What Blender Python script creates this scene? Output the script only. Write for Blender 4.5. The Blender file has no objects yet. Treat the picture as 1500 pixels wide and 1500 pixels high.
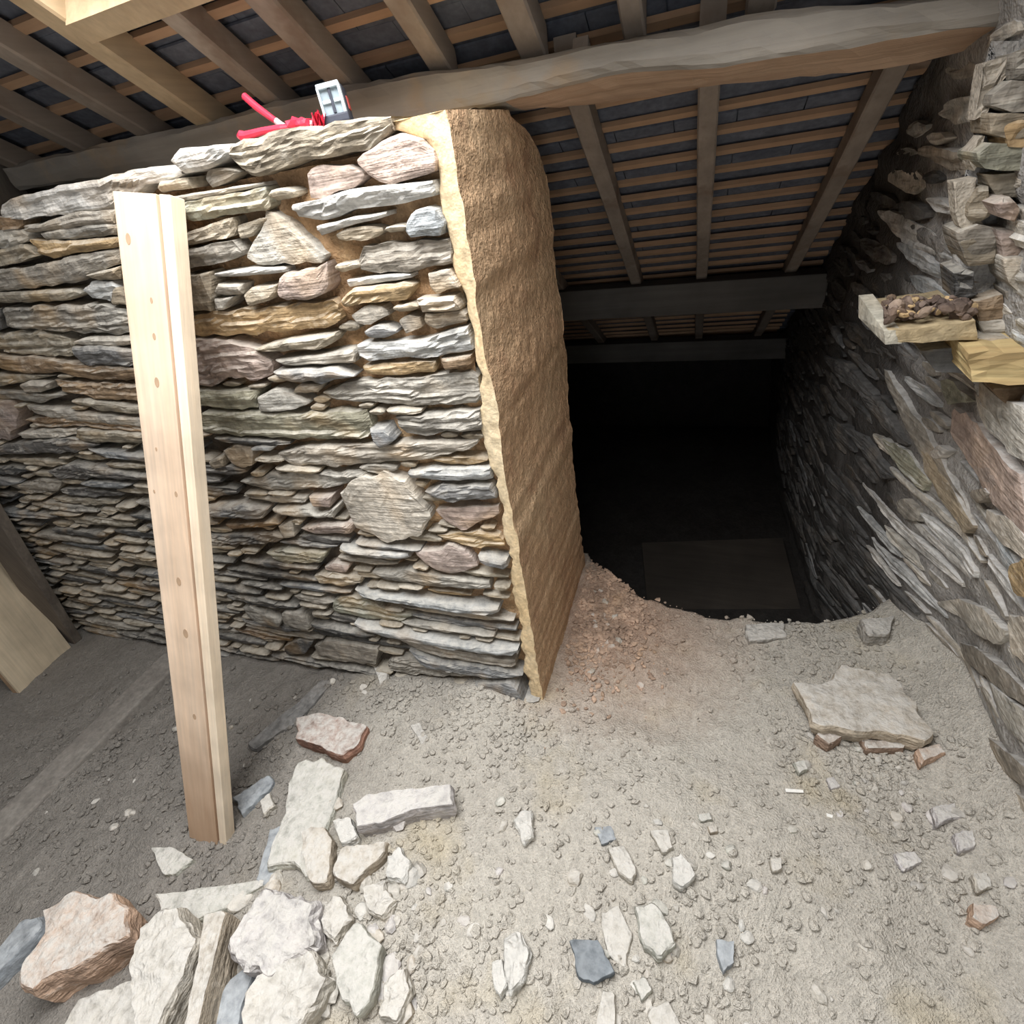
import bpy, bmesh, math, random
import numpy as np
from mathutils import Vector, Matrix, noise as mnoise

# ------------------------------------------------------------------ camera
H = 1.57                                   # camera height above the earth floor at the jamb
F = 745.0
M = np.array([[0.9419924, 0.3016467, -0.1471718],
              [0.0618031, -0.5868829, -0.8073096],
              [-0.3298949, 0.7513839, -0.5714820]])
CAM = np.array([0.0, 0.0, H])
scene = bpy.context.scene
col = scene.collection
cd = bpy.data.cameras.new('camera'); cam = bpy.data.objects.new('camera', cd); col.objects.link(cam)
cd.sensor_width = 36.0; cd.lens = F / 1500.0 * 36.0; cd.clip_start = 0.02
R = Matrix((M[0].tolist(), (-M[1]).tolist(), (-M[2]).tolist())).transposed()
cam.matrix_world = Matrix.Translation(Vector(CAM.tolist())) @ R.to_4x4()
scene.camera = cam

# ------------------------------------------------------------------ world, light, exposure
world = bpy.data.worlds.new('world'); scene.world = world; world.use_nodes = True
bg = world.node_tree.nodes['Background']
bg.inputs[0].default_value = (0.78, 0.89, 1.0, 1); bg.inputs[1].default_value = 1.2
scene.view_settings.view_transform = 'Standard'; scene.view_settings.look = 'None'
scene.view_settings.exposure = 0.08; scene.view_settings.gamma = 1.0
scene.view_settings.use_curve_mapping = False
scene.cycles.max_bounces = 5; scene.cycles.diffuse_bounces = 4; scene.cycles.glossy_bounces = 2; scene.cycles.transmission_bounces = 1
scene.cycles.use_adaptive_sampling = True; scene.cycles.adaptive_threshold = 0.045
SLOPE = math.radians(30.45); TAN = math.tan(SLOPE)
HX0, HX1, HY0, HY1 = -1.14, 0.08, -0.45, 1.00          # roof opening (skylight hole)
def roofz(y, lift=0.0):                                  # underside plane of the rafters, absolute z
    return H + 0.12 + lift - TAN * (y - 1.35)
ld = bpy.data.lights.new('skylight_daylight', 'AREA'); lo = bpy.data.objects.new('skylight_daylight', ld); col.objects.link(lo)
ld.shape = 'RECTANGLE'; ld.size = HX1 - HX0 - 0.05; ld.size_y = (HY1 - HY0) / math.cos(SLOPE) - 0.05
ld.energy = 98; ld.color = (1.0, 0.99, 0.975)
_cy = (HY0 + HY1) / 2
lo.location = ((HX0 + HX1) / 2, _cy, roofz(_cy, 0.16))
lo.rotation_euler = (-SLOPE, 0, 0)
ld2 = bpy.data.lights.new('rear_fill', 'AREA'); lo2 = bpy.data.objects.new('rear_fill', ld2); col.objects.link(lo2)
ld2.shape = 'RECTANGLE'; ld2.size = 1.15; ld2.size_y = 1.7; ld2.energy = 13; ld2.color = (0.95, 0.98, 1.0)      # added fill lamp in an unseen, invented opening behind the camera
lo2.location = (0.35, -3.1, 0.95); lo2.rotation_euler = (math.radians(90), 0, 0)
random.seed(7)
rng = np.random.default_rng(11)

# ------------------------------------------------------------------ projection helpers (photo pixel -> point on a real surface)
def ray(x, y):
    return M.T @ np.array([x - 750.0, y - 750.0, F])
def on_y(x, y, Y):
    d = ray(x, y); return CAM + d * (Y / d[1])
def on_z(x, y, Z):
    d = ray(x, y); return CAM + d * ((Z - H) / d[2])
def on_x(x, y, X):
    d = ray(x, y); return CAM + d * (X / d[0])

# ------------------------------------------------------------------ numeric noise
def _h(i, j, k, s):
    n = (i * 73856093) ^ (j * 19349663) ^ (k * 83492791) ^ (s * 2654435761)
    n = n & 0xffffffff
    n = ((n ^ (n >> 13)) * 1274126177) & 0xffffffff
    return ((n ^ (n >> 16)) & 0xffff) / 32767.5 - 1.0
def vn(x, y, z=0.0, s=0):
    x = np.asarray(x, float); y = np.asarray(y, float); z = np.zeros_like(x) + z
    i = np.floor(x).astype(np.int64); j = np.floor(y).astype(np.int64); k = np.floor(z).astype(np.int64)
    fx = x - i; fy = y - j; fz = z - k
    fx = fx * fx * (3 - 2 * fx); fy = fy * fy * (3 - 2 * fy); fz = fz * fz * (3 - 2 * fz)
    o = 0
    for a in (0, 1):
        for b in (0, 1):
            for c in (0, 1):
                o = o + _h(i + a, j + b, k + c, s) * (fx if a else 1 - fx) * (fy if b else 1 - fy) * (fz if c else 1 - fz)
    return o
def fbm(x, y, z=0.0, s=0, o=4, g=0.5):
    r = 0; a = 1.0; f = 1.0
    for q in range(o):
        r = r + a * vn(np.asarray(x) * f, np.asarray(y) * f, np.asarray(z) * f, s + q); a *= g; f *= 2.03
    return r
def sstep(a, b, x):
    t = np.clip((np.asarray(x, float) - a) / (b - a), 0, 1); return t * t * (3 - 2 * t)

# ------------------------------------------------------------------ object helpers
WLOC = {}
def link_mesh(name, verts, faces, mat, parent=None, color=None, smooth=False, center=True, mats=None, fmat=None):
    me = bpy.data.meshes.new(name)
    v = np.asarray(verts, float)
    c = np.zeros(3)
    if center and parent is None or center == 'force':
        c = np.array([(v[:, 0].min() + v[:, 0].max()) / 2, (v[:, 1].min() + v[:, 1].max()) / 2, v[:, 2].min()])
    elif center:
        c = v.mean(0)
    me.from_pydata((v - c).tolist(), [], faces)
    me.validate(); me.update()
    if smooth:
        me.shade_smooth()
    for m_ in (mats or [mat]):
        me.materials.append(m_)
    if fmat is not None:
        me.polygons.foreach_set('material_index', fmat)
    o = bpy.data.objects.new(name, me); col.objects.link(o)
    o.location = c.tolist(); WLOC[o.name] = Vector(c.tolist())
    if parent is not None:
        o.parent = parent
        o.location = Vector(c.tolist()) - WLOC[parent.name]
    if color is not None:
        o.color = (color[0], color[1], color[2], 1.0)
    return o
def tag(o, label, cat, group=None):
    o['label'] = label; o['category'] = cat
    if group: o['group'] = group
    return o
def structure(o):
    o['kind'] = 'structure'; return o
def empty(name, loc=(0, 0, 0)):
    o = bpy.data.objects.new(name, None); col.objects.link(o); o.location = loc
    o.empty_display_size = 0.05
    WLOC[o.name] = Vector(loc); return o
def bm_obj(name, bm, mat, parent=None, color=None, smooth=False):
    bm.normal_update()
    vs = [v.co[:] for v in bm.verts]; bm.verts.index_update()
    fs = [[v.index for v in f.verts] for f in bm.faces]; bm.free()
    return link_mesh(name, vs, fs, mat, parent, color, smooth)
def add_box(bm, c, size, rot=None, bevel=0.0):
    m = Matrix.Translation(Vector(c)) @ (rot.to_4x4() if rot else Matrix()) @ Matrix.Diagonal((size[0], size[1], size[2], 1))
    r = bmesh.ops.create_cube(bm, size=1.0, matrix=m)
    if bevel:
        es = list({e for v in r['verts'] for e in v.link_edges})
        bmesh.ops.bevel(bm, geom=es, offset=bevel, segments=2, affect='EDGES', profile=0.6)
def tube(path, radii, n=10):
    P = [Vector(p) for p in path]; vs = []; fs = []
    for i, p in enumerate(P):
        t = (P[min(i + 1, len(P) - 1)] - P[max(i - 1, 0)]).normalized()
        a = t.cross(Vector((0, 0, 1))); a = a.normalized() if a.length > 1e-4 else Vector((1, 0, 0))
        b = t.cross(a)
        for k in range(n):
            w = 2 * math.pi * k / n
            vs.append((p + (a * math.cos(w) + b * math.sin(w)) * radii[i])[:])
    for i in range(len(P) - 1):
        for k in range(n):
            fs.append([i * n + k, i * n + (k + 1) % n, (i + 1) * n + (k + 1) % n, (i + 1) * n + k])
    fs.append(list(range(n))[::-1]); fs.append([(len(P) - 1) * n + k for k in range(n)])
    return vs, fs

# ------------------------------------------------------------------ materials
def node_mat(name, rough=0.9):
    m = bpy.data.materials.new(name); m.use_nodes = True
    nt = m.node_tree; b = nt.nodes['Principled BSDF']; b.inputs['Roughness'].default_value = rough
    if 'Specular IOR Level' in b.inputs: b.inputs['Specular IOR Level'].default_value = 0.25
    return m, nt, b
class NT:
    def __init__(s, nt): s.nt = nt
    def new(s, t, **kw):
        n = s.nt.nodes.new(t)
        for k, v in kw.items(): setattr(n, k, v)
        return n
    def link(s, a, b): s.nt.links.new(a, b)
    def pos(s, obj=False, scale=(1, 1, 1), rot=(0, 0, 0)):
        mp = s.new('ShaderNodeMapping'); mp.inputs['Scale'].default_value = scale; mp.inputs['Rotation'].default_value = rot
        if obj: s.link(s.new('ShaderNodeTexCoord').outputs['Object'], mp.inputs[0])
        else: s.link(s.new('ShaderNodeNewGeometry').outputs['Position'], mp.inputs[0])
        return mp.outputs[0]
    def noise(s, vec, scale, detail=4, rough=0.55):
        n = s.new('ShaderNodeTexNoise'); n.inputs['Scale'].default_value = scale; n.inputs['Detail'].default_value = detail
        n.inputs['Roughness'].default_value = rough; s.link(vec, n.inputs['Vector']); return n.outputs['Fac']
    def vor(s, vec, scale, feature='F1'):
        n = s.new('ShaderNodeTexVoronoi'); n.feature = feature; n.inputs['Scale'].default_value = scale; s.link(vec, n.inputs['Vector'])
        return n.outputs['Distance']
    def rng(s, v, a, b, c, d):
        n = s.new('ShaderNodeMapRange'); n.clamp = True
        for q, w in enumerate((a, b, c, d)): n.inputs[q + 1].default_value = w
        s.link(v, n.inputs[0]); return n.outputs[0]
    def math(s, op, a, b):
        n = s.new('ShaderNodeMath'); n.operation = op
        for q, w in enumerate((a, b)):
            if isinstance(w, (int, float)): n.inputs[q].default_value = w
            else: s.link(w, n.inputs[q])
        return n.outputs[0]
    def mix(s, f, a, b, blend='MIX'):
        n = s.new('ShaderNodeMix'); n.data_type = 'RGBA'; n.blend_type = blend
        for q, w in ((0, f), (6, a), (7, b)):
            if isinstance(w, (int, float)): n.inputs[q].default_value = w
            elif isinstance(w, tuple): n.inputs[q].default_value = (w[0], w[1], w[2], 1)
            else: s.link(w, n.inputs[q])
        return n.outputs[2]
    def scale(s, colr, f):
        cmb = s.new('ShaderNodeCombineColor')
        for q in range(3): s.link(f, cmb.inputs[q])
        return s.mix(1.0, colr, cmb.outputs[0], 'MULTIPLY')
    def bump(s, h, b, strength=0.5, dist=0.01):
        n = s.new('ShaderNodeBump'); n.inputs['Strength'].default_value = strength; n.inputs['Distance'].default_value = dist
        s.link(h, n.inputs['Height']); s.link(n.outputs[0], b.inputs['Normal'])

def stone_mat(name, obj, stain=0.45, dust=0.7, dustcol=(0.62, 0.58, 0.51), strata=(5, 5, 75), bump=0.6):
    m, nt, b = node_mat(name, 0.88); N = NT(nt)
    p = N.pos(obj); ps = N.pos(obj, strata)
    info = N.new('ShaderNodeObjectInfo').outputs['Color']
    a = N.noise(p, 11, 4); st = N.noise(ps, 1.0, 3, 0.6); f = N.noise(p, 80, 2)
    br = N.math('MULTIPLY', N.rng(a, 0.3, 0.7, 0.70, 1.22), N.rng(st, 0.3, 0.7, 0.66, 1.2))
    c = N.scale(info, br)
    mo = N.noise(p, 38, 3, 0.65)
    c = N.scale(c, N.rng(mo, 0.3, 0.7, 0.70, 1.26))
    c = N.mix(N.rng(N.noise(p, 19, 3, 0.7), 0.60, 0.70, 0, 0.45 * min(1.0, dust * 1.3)), c, dustcol)
    so = N.noise(p, 5.5, 2)
    c = N.mix(N.math('MULTIPLY', N.rng(so, 0.52, 0.68, 0, 1), stain), c, (0.42, 0.27, 0.12))
    nz = N.new('ShaderNodeSeparateXYZ'); N.link(N.new('ShaderNodeNewGeometry').outputs['Normal'], nz.inputs[0])
    df = N.math('MULTIPLY', N.rng(nz.outputs[2], 0.25, 0.8, 0, 1), N.rng(mo, 0.3, 0.6, 0.3, 1))
    c = N.mix(N.math('MULTIPLY', df, dust), c, dustcol)
    N.link(c, b.inputs['Base Color'])
    hgt = N.math('ADD', N.math('MULTIPLY', st, 0.9), N.math('ADD', N.math('MULTIPLY', mo, 0.6), N.math('MULTIPLY', f, 0.3)))
    N.bump(hgt, b, bump, 0.012)
    return m
M_STONE = stone_mat('slate_stone', False, 0.5, 0.55, (0.56, 0.53, 0.47))
M_STONE_R = stone_mat('slate_stone_dusty', False, 0.18, 0.85, (0.60, 0.59, 0.575), (5, 5, 60))
M_ROCK = stone_mat('loose_stone', True, 0.12, 0.90, (0.57, 0.55, 0.515), (7, 9, 40), 1.0)
M_DARKSLATE = stone_mat('dark_slate_stone', False, 0.1, 0.12, (0.25, 0.24, 0.23), (5, 5, 60))  # darker stone for the right wall beyond the opening
M_SLATEPIECE = stone_mat('clean_slate', True, 0.05, 0.22, (0.55, 0.54, 0.52), (7, 9, 60), 0.4)
M_CRUMB = stone_mat('dark_crumb', False, 0.2, 0.0, (0.5, 0.5, 0.5), (9, 9, 20), 0.5)
M_PEBBLE = stone_mat('small_stone', False, 0.12, 0.8, (0.55, 0.525, 0.485), (30, 30, 60), 0.5)

def earth_mat(name, c1, c2, big=4, fine=90, bump=0.8, dist=0.012, c3=None):
    m, nt, b = node_mat(name, 0.95); N = NT(nt); p = N.pos()
    a = N.noise(p, big, 3); f = N.noise(p, fine, 2, 0.6); g = N.noise(p, fine * 0.3, 3, 0.65)
    c = N.mix(N.rng(a, 0.32, 0.68, 0, 1), c1, c2)
    if c3: c = N.mix(N.rng(N.noise(p, big * 2.3, 3), 0.52, 0.7, 0, 1), c, c3)
    c = N.scale(c, N.math('MULTIPLY', N.rng(f, 0.3, 0.7, 0.82, 1.14), N.rng(g, 0.3, 0.7, 0.82, 1.14)))
    N.link(c, b.inputs['Base Color'])
    N.bump(N.math('ADD', N.math('MULTIPLY', f, 0.4), g), b, bump, dist)
    return m
M_MORTAR = earth_mat('earth_mortar', (0.50, 0.31, 0.16), (0.36, 0.24, 0.15), 5, 110, 0.9, 0.014, (0.56, 0.40, 0.24))
_N = NT(M_MORTAR.node_tree); _b = M_MORTAR.node_tree.nodes['Principled BSDF']; _c = _b.inputs['Base Color'].links[0].from_socket
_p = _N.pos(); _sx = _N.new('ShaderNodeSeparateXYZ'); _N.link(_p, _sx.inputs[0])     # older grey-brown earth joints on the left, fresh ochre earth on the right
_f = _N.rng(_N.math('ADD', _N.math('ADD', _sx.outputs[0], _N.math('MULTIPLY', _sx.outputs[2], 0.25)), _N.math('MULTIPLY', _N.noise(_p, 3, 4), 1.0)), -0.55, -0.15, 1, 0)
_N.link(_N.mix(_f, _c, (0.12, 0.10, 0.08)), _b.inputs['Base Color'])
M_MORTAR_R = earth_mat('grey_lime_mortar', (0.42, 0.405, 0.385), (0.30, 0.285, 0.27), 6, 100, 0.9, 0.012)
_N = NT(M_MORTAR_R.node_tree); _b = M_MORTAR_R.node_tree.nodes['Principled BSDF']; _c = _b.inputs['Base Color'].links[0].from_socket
_p = _N.pos(); _sx = _N.new('ShaderNodeSeparateXYZ'); _N.link(_p, _sx.inputs[0])     # the wall of the closed loft is darker, the part on this side is grey with dust
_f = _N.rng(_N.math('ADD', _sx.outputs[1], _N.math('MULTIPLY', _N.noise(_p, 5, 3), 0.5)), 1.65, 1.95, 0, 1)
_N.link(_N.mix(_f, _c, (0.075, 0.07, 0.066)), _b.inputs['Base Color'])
M_LIME = earth_mat('pale_lime_mortar', (0.46, 0.41, 0.34), (0.36, 0.32, 0.27), 9, 120, 0.7, 0.01)
M_FACE = earth_mat('coarse_brown_render', (0.60, 0.385, 0.23), (0.68, 0.48, 0.30), 3, 150, 1.0, 0.010, (0.53, 0.33, 0.20))
M_EDGE = earth_mat('smooth_sand_render', (0.76, 0.57, 0.33), (0.78, 0.65, 0.45), 5, 120, 0.5, 0.006)
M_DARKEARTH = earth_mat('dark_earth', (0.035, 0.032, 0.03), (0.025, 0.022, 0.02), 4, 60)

def ground_mat():
    m, nt, b = node_mat('dusty_earth', 0.96); N = NT(nt); p = N.pos()
    a = N.noise(p, 2.2, 3); f = N.noise(p, 170, 2, 0.65); g = N.noise(p, 42, 4, 0.7); v = f
    c = N.mix(N.rng(a, 0.35, 0.65, 0, 1), (0.515, 0.48, 0.425), (0.56, 0.525, 0.465))
    c = N.mix(N.rng(N.noise(p, 3.6, 3), 0.55, 0.72, 0, 0.55), c, (0.50, 0.42, 0.27))
    sx = N.new('ShaderNodeSeparateXYZ'); N.link(p, sx.inputs[0])
    # soil left of the plank is greyer, with the weaker light there painted in, by the jamb it is mixed with crumbled pink render
    c = N.mix(N.rng(N.math('ADD', sx.outputs[0], N.math('MULTIPLY', a, 0.8)), -0.95, -0.25, 1, 0), c, (0.27, 0.25, 0.225))
    d = N.new('ShaderNodeVectorMath'); d.operation = 'DISTANCE'; N.link(p, d.inputs[0]); d.inputs[1].default_value = (-0.27, 1.42, 0.0)
    c = N.mix(N.math('MULTIPLY', N.rng(N.math('ADD', d.outputs['Value'], N.math('MULTIPLY', g, 0.3)), 0.25, 0.75, 1, 0), 0.85), c, (0.47, 0.31, 0.22))
    c = N.scale(c, N.math('MULTIPLY', N.rng(f, 0.3, 0.7, 0.84, 1.12), N.rng(g, 0.3, 0.7, 0.84, 1.12)))
    N.link(c, b.inputs['Base Color'])
    N.bump(N.math('ADD', N.math('MULTIPLY', f, 0.45), N.math('ADD', g, N.math('MULTIPLY', v, 0.5))), b, 0.85, 0.012)
    return m
M_GROUND = ground_mat()

def wood_mat(name, c1, c2, axis, knots=0.0, rough=0.75, grain=1.0, bump=0.25, obj=True, stain=None):
    m, nt, b = node_mat(name, rough); N = NT(nt)
    s = [26, 26, 26]; s[axis] = 1.3
    p = N.pos(obj, tuple(s)); q = N.pos(obj)
    g = N.noise(p, 1.0 * grain, 5, 0.6); l = N.noise(q, 4, 4); f = N.noise(p, 4.0 * grain, 3)
    c = N.mix(N.rng(g, 0.33, 0.67, 0, 1), c1, c2)
    c = N.scale(c, N.math('MULTIPLY', N.rng(l, 0.3, 0.7, 0.78, 1.18), N.rng(f, 0.3, 0.7, 0.88, 1.1)))
    if stain: c = N.mix(N.rng(N.noise(q, 7, 4), 0.54, 0.66, 0, 0.8), c, stain)
    N.link(c, b.inputs['Base Color'])
    N.bump(N.math('ADD', g, N.math('MULTIPLY', l, 0.4)), b, bump, 0.006)
    return m
M_RAFTER = wood_mat('old_rafter_wood', (0.35, 0.285, 0.23), (0.28, 0.23, 0.19), 1, bump=0.4, stain=(0.22, 0.16, 0.12))
M_BATTEN = wood_mat('batten_wood', (0.52, 0.33, 0.20), (0.41, 0.26, 0.165), 0, bump=0.3)
M_BEAM = wood_mat('weathered_beam_wood', (0.36, 0.33, 0.29), (0.27, 0.245, 0.215), 0, bump=0.9, stain=(0.40, 0.31, 0.22))
M_BEAMFRESH = wood_mat('broken_beam_wood', (0.60, 0.42, 0.29), (0.46, 0.31, 0.21), 0, bump=0.9)
M_PURLIN = wood_mat('dark_purlin_wood', (0.13, 0.12, 0.11), (0.095, 0.088, 0.08), 0)
M_TRIM = wood_mat('new_trimmer_wood', (0.56, 0.43, 0.28), (0.47, 0.35, 0.22), 1)
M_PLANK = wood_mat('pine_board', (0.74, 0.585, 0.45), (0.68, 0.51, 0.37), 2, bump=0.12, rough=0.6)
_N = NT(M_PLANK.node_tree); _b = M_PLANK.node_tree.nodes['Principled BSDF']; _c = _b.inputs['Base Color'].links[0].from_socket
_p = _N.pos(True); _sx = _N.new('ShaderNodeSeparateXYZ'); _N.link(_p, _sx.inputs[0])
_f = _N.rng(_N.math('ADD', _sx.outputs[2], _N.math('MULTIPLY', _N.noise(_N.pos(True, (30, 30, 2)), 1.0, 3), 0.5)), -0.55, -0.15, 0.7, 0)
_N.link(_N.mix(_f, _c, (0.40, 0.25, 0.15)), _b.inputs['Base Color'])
M_GROOVE = wood_mat('pine_groove', (0.50, 0.28, 0.15), (0.44, 0.24, 0.13), 2, bump=0.1)
M_SAWN = wood_mat('sawn_pine_edge', (0.82, 0.70, 0.55), (0.76, 0.62, 0.46), 2, bump=0.5)
M_KNOT = wood_mat('pine_knot', (0.47, 0.33, 0.22), (0.38, 0.26, 0.17), 2)
M_PLY = wood_mat('plywood', (0.58, 0.49, 0.36), (0.52, 0.43, 0.31), 2, bump=0.05, rough=0.6)
M_PLYEDGE = wood_mat('plywood_edge', (0.36, 0.25, 0.16), (0.28, 0.19, 0.12), 0)
M_DARKWOOD = wood_mat('dark_old_board', (0.12, 0.10, 0.085), (0.17, 0.145, 0.12), 2, bump=0.5)
M_YELLOWWOOD = wood_mat('rotten_yellow_timber', (0.62, 0.50, 0.26), (0.42, 0.29, 0.14), 0, bump=1.0)
M_ROOFSLATE = earth_mat('roof_slate', (0.115, 0.125, 0.155), (0.155, 0.165, 0.195), 6, 60, 0.3, 0.004)
def plain(name, c, rough=0.5):
    m, nt, b = node_mat(name, rough); N = NT(nt)
    f = N.noise(N.pos(True), 60, 3); N.link(N.mix(N.rng(f, 0.3, 0.7, 0, 1), tuple(x * 0.9 for x in c), tuple(min(1, x * 1.08) for x in c)), b.inputs['Base Color'])
    return m
M_RED = plain('red_plastic', (0.62, 0.035, 0.07), 0.4)
M_PALEPLAST = plain('pale_pink_plastic', (0.75, 0.55, 0.57), 0.4)
M_GREY = plain('grey_plastic', (0.30, 0.36, 0.40), 0.4)
M_LIGHTGREY = plain('light_grey_plastic', (0.55, 0.63, 0.67), 0.4)
M_BLACK = plain('dark_rubber', (0.05, 0.055, 0.075), 0.55)
M_REDBTN = plain('red_button', (0.40, 0.07, 0.06), 0.45)
M_WHITE = plain('white_chip', (0.85, 0.84, 0.8), 0.6)

# ------------------------------------------------------------------ ground height
def ground(x, y):
    x = np.asarray(x, float); y = np.asarray(y, float)
    z = -0.10 * np.maximum(0, -0.7 - x) * (1 - 0.12 * np.maximum(0, -0.7 - x))
    z = z + 0.035 * fbm(x * 1.6, y * 1.6, 0.3, 3, 3) + 0.010 * fbm(x * 7, y * 7, 0.1, 9, 4)
    z = z + 0.07 * np.exp(-((x + 0.30) ** 2 / 0.03 + (y - 1.55) ** 2 / 0.035))        # crumbled render heap by the jamb
    z = z + 0.03 * np.exp(-((x + 0.85) ** 2 / 0.12 + (y - 0.92) ** 2 / 0.02))           # debris along the wall foot
    z = z + 0.22 * sstep(0.62, 0.95, x) * sstep(0.3, 0.9, y)                             # debris banked on the right wall
    z = z - 0.05 * sstep(0.9, -0.2, y) * sstep(-0.4, 0.3, x)
    return z
def edge_y(x):                                            # broken back edge of the earth floor
    x = np.asarray(x, float)
    e = np.interp(x, [-0.6, -0.44, -0.40, -0.30, -0.15, 0.0, 0.3, 0.5, 0.62, 0.8, 1.2], [1.8, 1.78, 1.70, 1.60, 1.53, 1.50, 1.48, 1.50, 1.56, 1.68, 1.75])
    return e + 0.018 * fbm(x * 9, x * 0 + 3.3, 0, 21, 3)
LOW = -0.62                                               # lower floor of the dark loft beyond
def ground_full(x, y):
    z = ground(x, y)
    d = np.asarray(y) - edge_y(x)
    t = sstep(0.0, 0.07, d)
    return z * (1 - t) + (LOW + 0.02 * fbm(np.asarray(x) * 3, np.asarray(y) * 3, 0, 5, 3)) * t

# ================================================================== SETTING
def grid_faces(nu, nv):
    return [[i * nv + j, (i + 1) * nv + j, (i + 1) * nv + j + 1, i * nv + j + 1] for i in range(nu - 1) for j in range(nv - 1)]
xs = np.concatenate([np.arange(-4.3, -2.6, 0.06), np.arange(-2.6, 1.12, 0.012), np.arange(1.12, 1.5, 0.06)])
ys = np.concatenate([np.arange(-3.2, -0.4, 0.08), np.arange(-0.4, 1.90, 0.012)])
gx, gy = np.meshgrid(xs, ys, indexing='ij')
gz = ground_full(gx, gy) + 0.0045 * np.abs(fbm(gx * 34, gy * 34, 0, 31, 3)) + 0.004 * fbm(gx * 15, gy * 15, 0, 41, 2)
gx2 = gx + 0.02 * vn(gx * 40, gy * 40, 0, 51) * sstep(0, 0.06, gy - edge_y(gx)) * 0.5
floor_o = structure(link_mesh('floor', np.stack([gx2.ravel(), gy.ravel(), gz.ravel()], 1), grid_faces(len(xs), len(ys)), M_GROUND, center=False, smooth=True))

# lower floor of the dark loft and its far / side walls
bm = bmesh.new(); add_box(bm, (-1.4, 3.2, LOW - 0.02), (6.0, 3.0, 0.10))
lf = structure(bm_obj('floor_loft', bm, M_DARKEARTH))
bm = bmesh.new()                                           # far eaves wall with one thin slit of daylight
zs0 = on_y(850, 541, 4.25)
sx0, sx1, sz = on_y(836, 541, 4.25)[0], on_y(866, 541, 4.25)[0], zs0[2]
add_box(bm, ((-4.3 + sx0) / 2, 4.35, 0.0), (sx0 + 4.3, 0.2, 1.5))
add_box(bm, ((1.4 + sx1) / 2, 4.35, 0.0), (1.4 - sx1, 0.2, 1.5))
add_box(bm, ((sx0 + sx1) / 2, 4.35, (sz + 0.006 + 0.75) / 2), (sx1 - sx0, 0.2, 0.75 - sz - 0.006))
add_box(bm, ((sx0 + sx1) / 2, 4.35, (sz - 0.75) / 2), (sx1 - sx0, 0.2, sz + 0.75))
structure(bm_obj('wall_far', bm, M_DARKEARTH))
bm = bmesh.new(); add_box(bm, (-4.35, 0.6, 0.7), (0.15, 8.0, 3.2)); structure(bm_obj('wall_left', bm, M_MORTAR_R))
bm = bmesh.new(); add_box(bm, (-2.3, -3.2, 0.7), (4.1, 0.15, 3.0)); add_box(bm, (1.25, -3.2, 0.7), (0.6, 0.15, 3.0)); add_box(bm, (0.35, -3.2, 2.0), (1.25, 0.15, 0.4)); structure(bm_obj('wall_back', bm, M_MORTAR_R))  # gap in this unseen wall made for the added fill lamp

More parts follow.
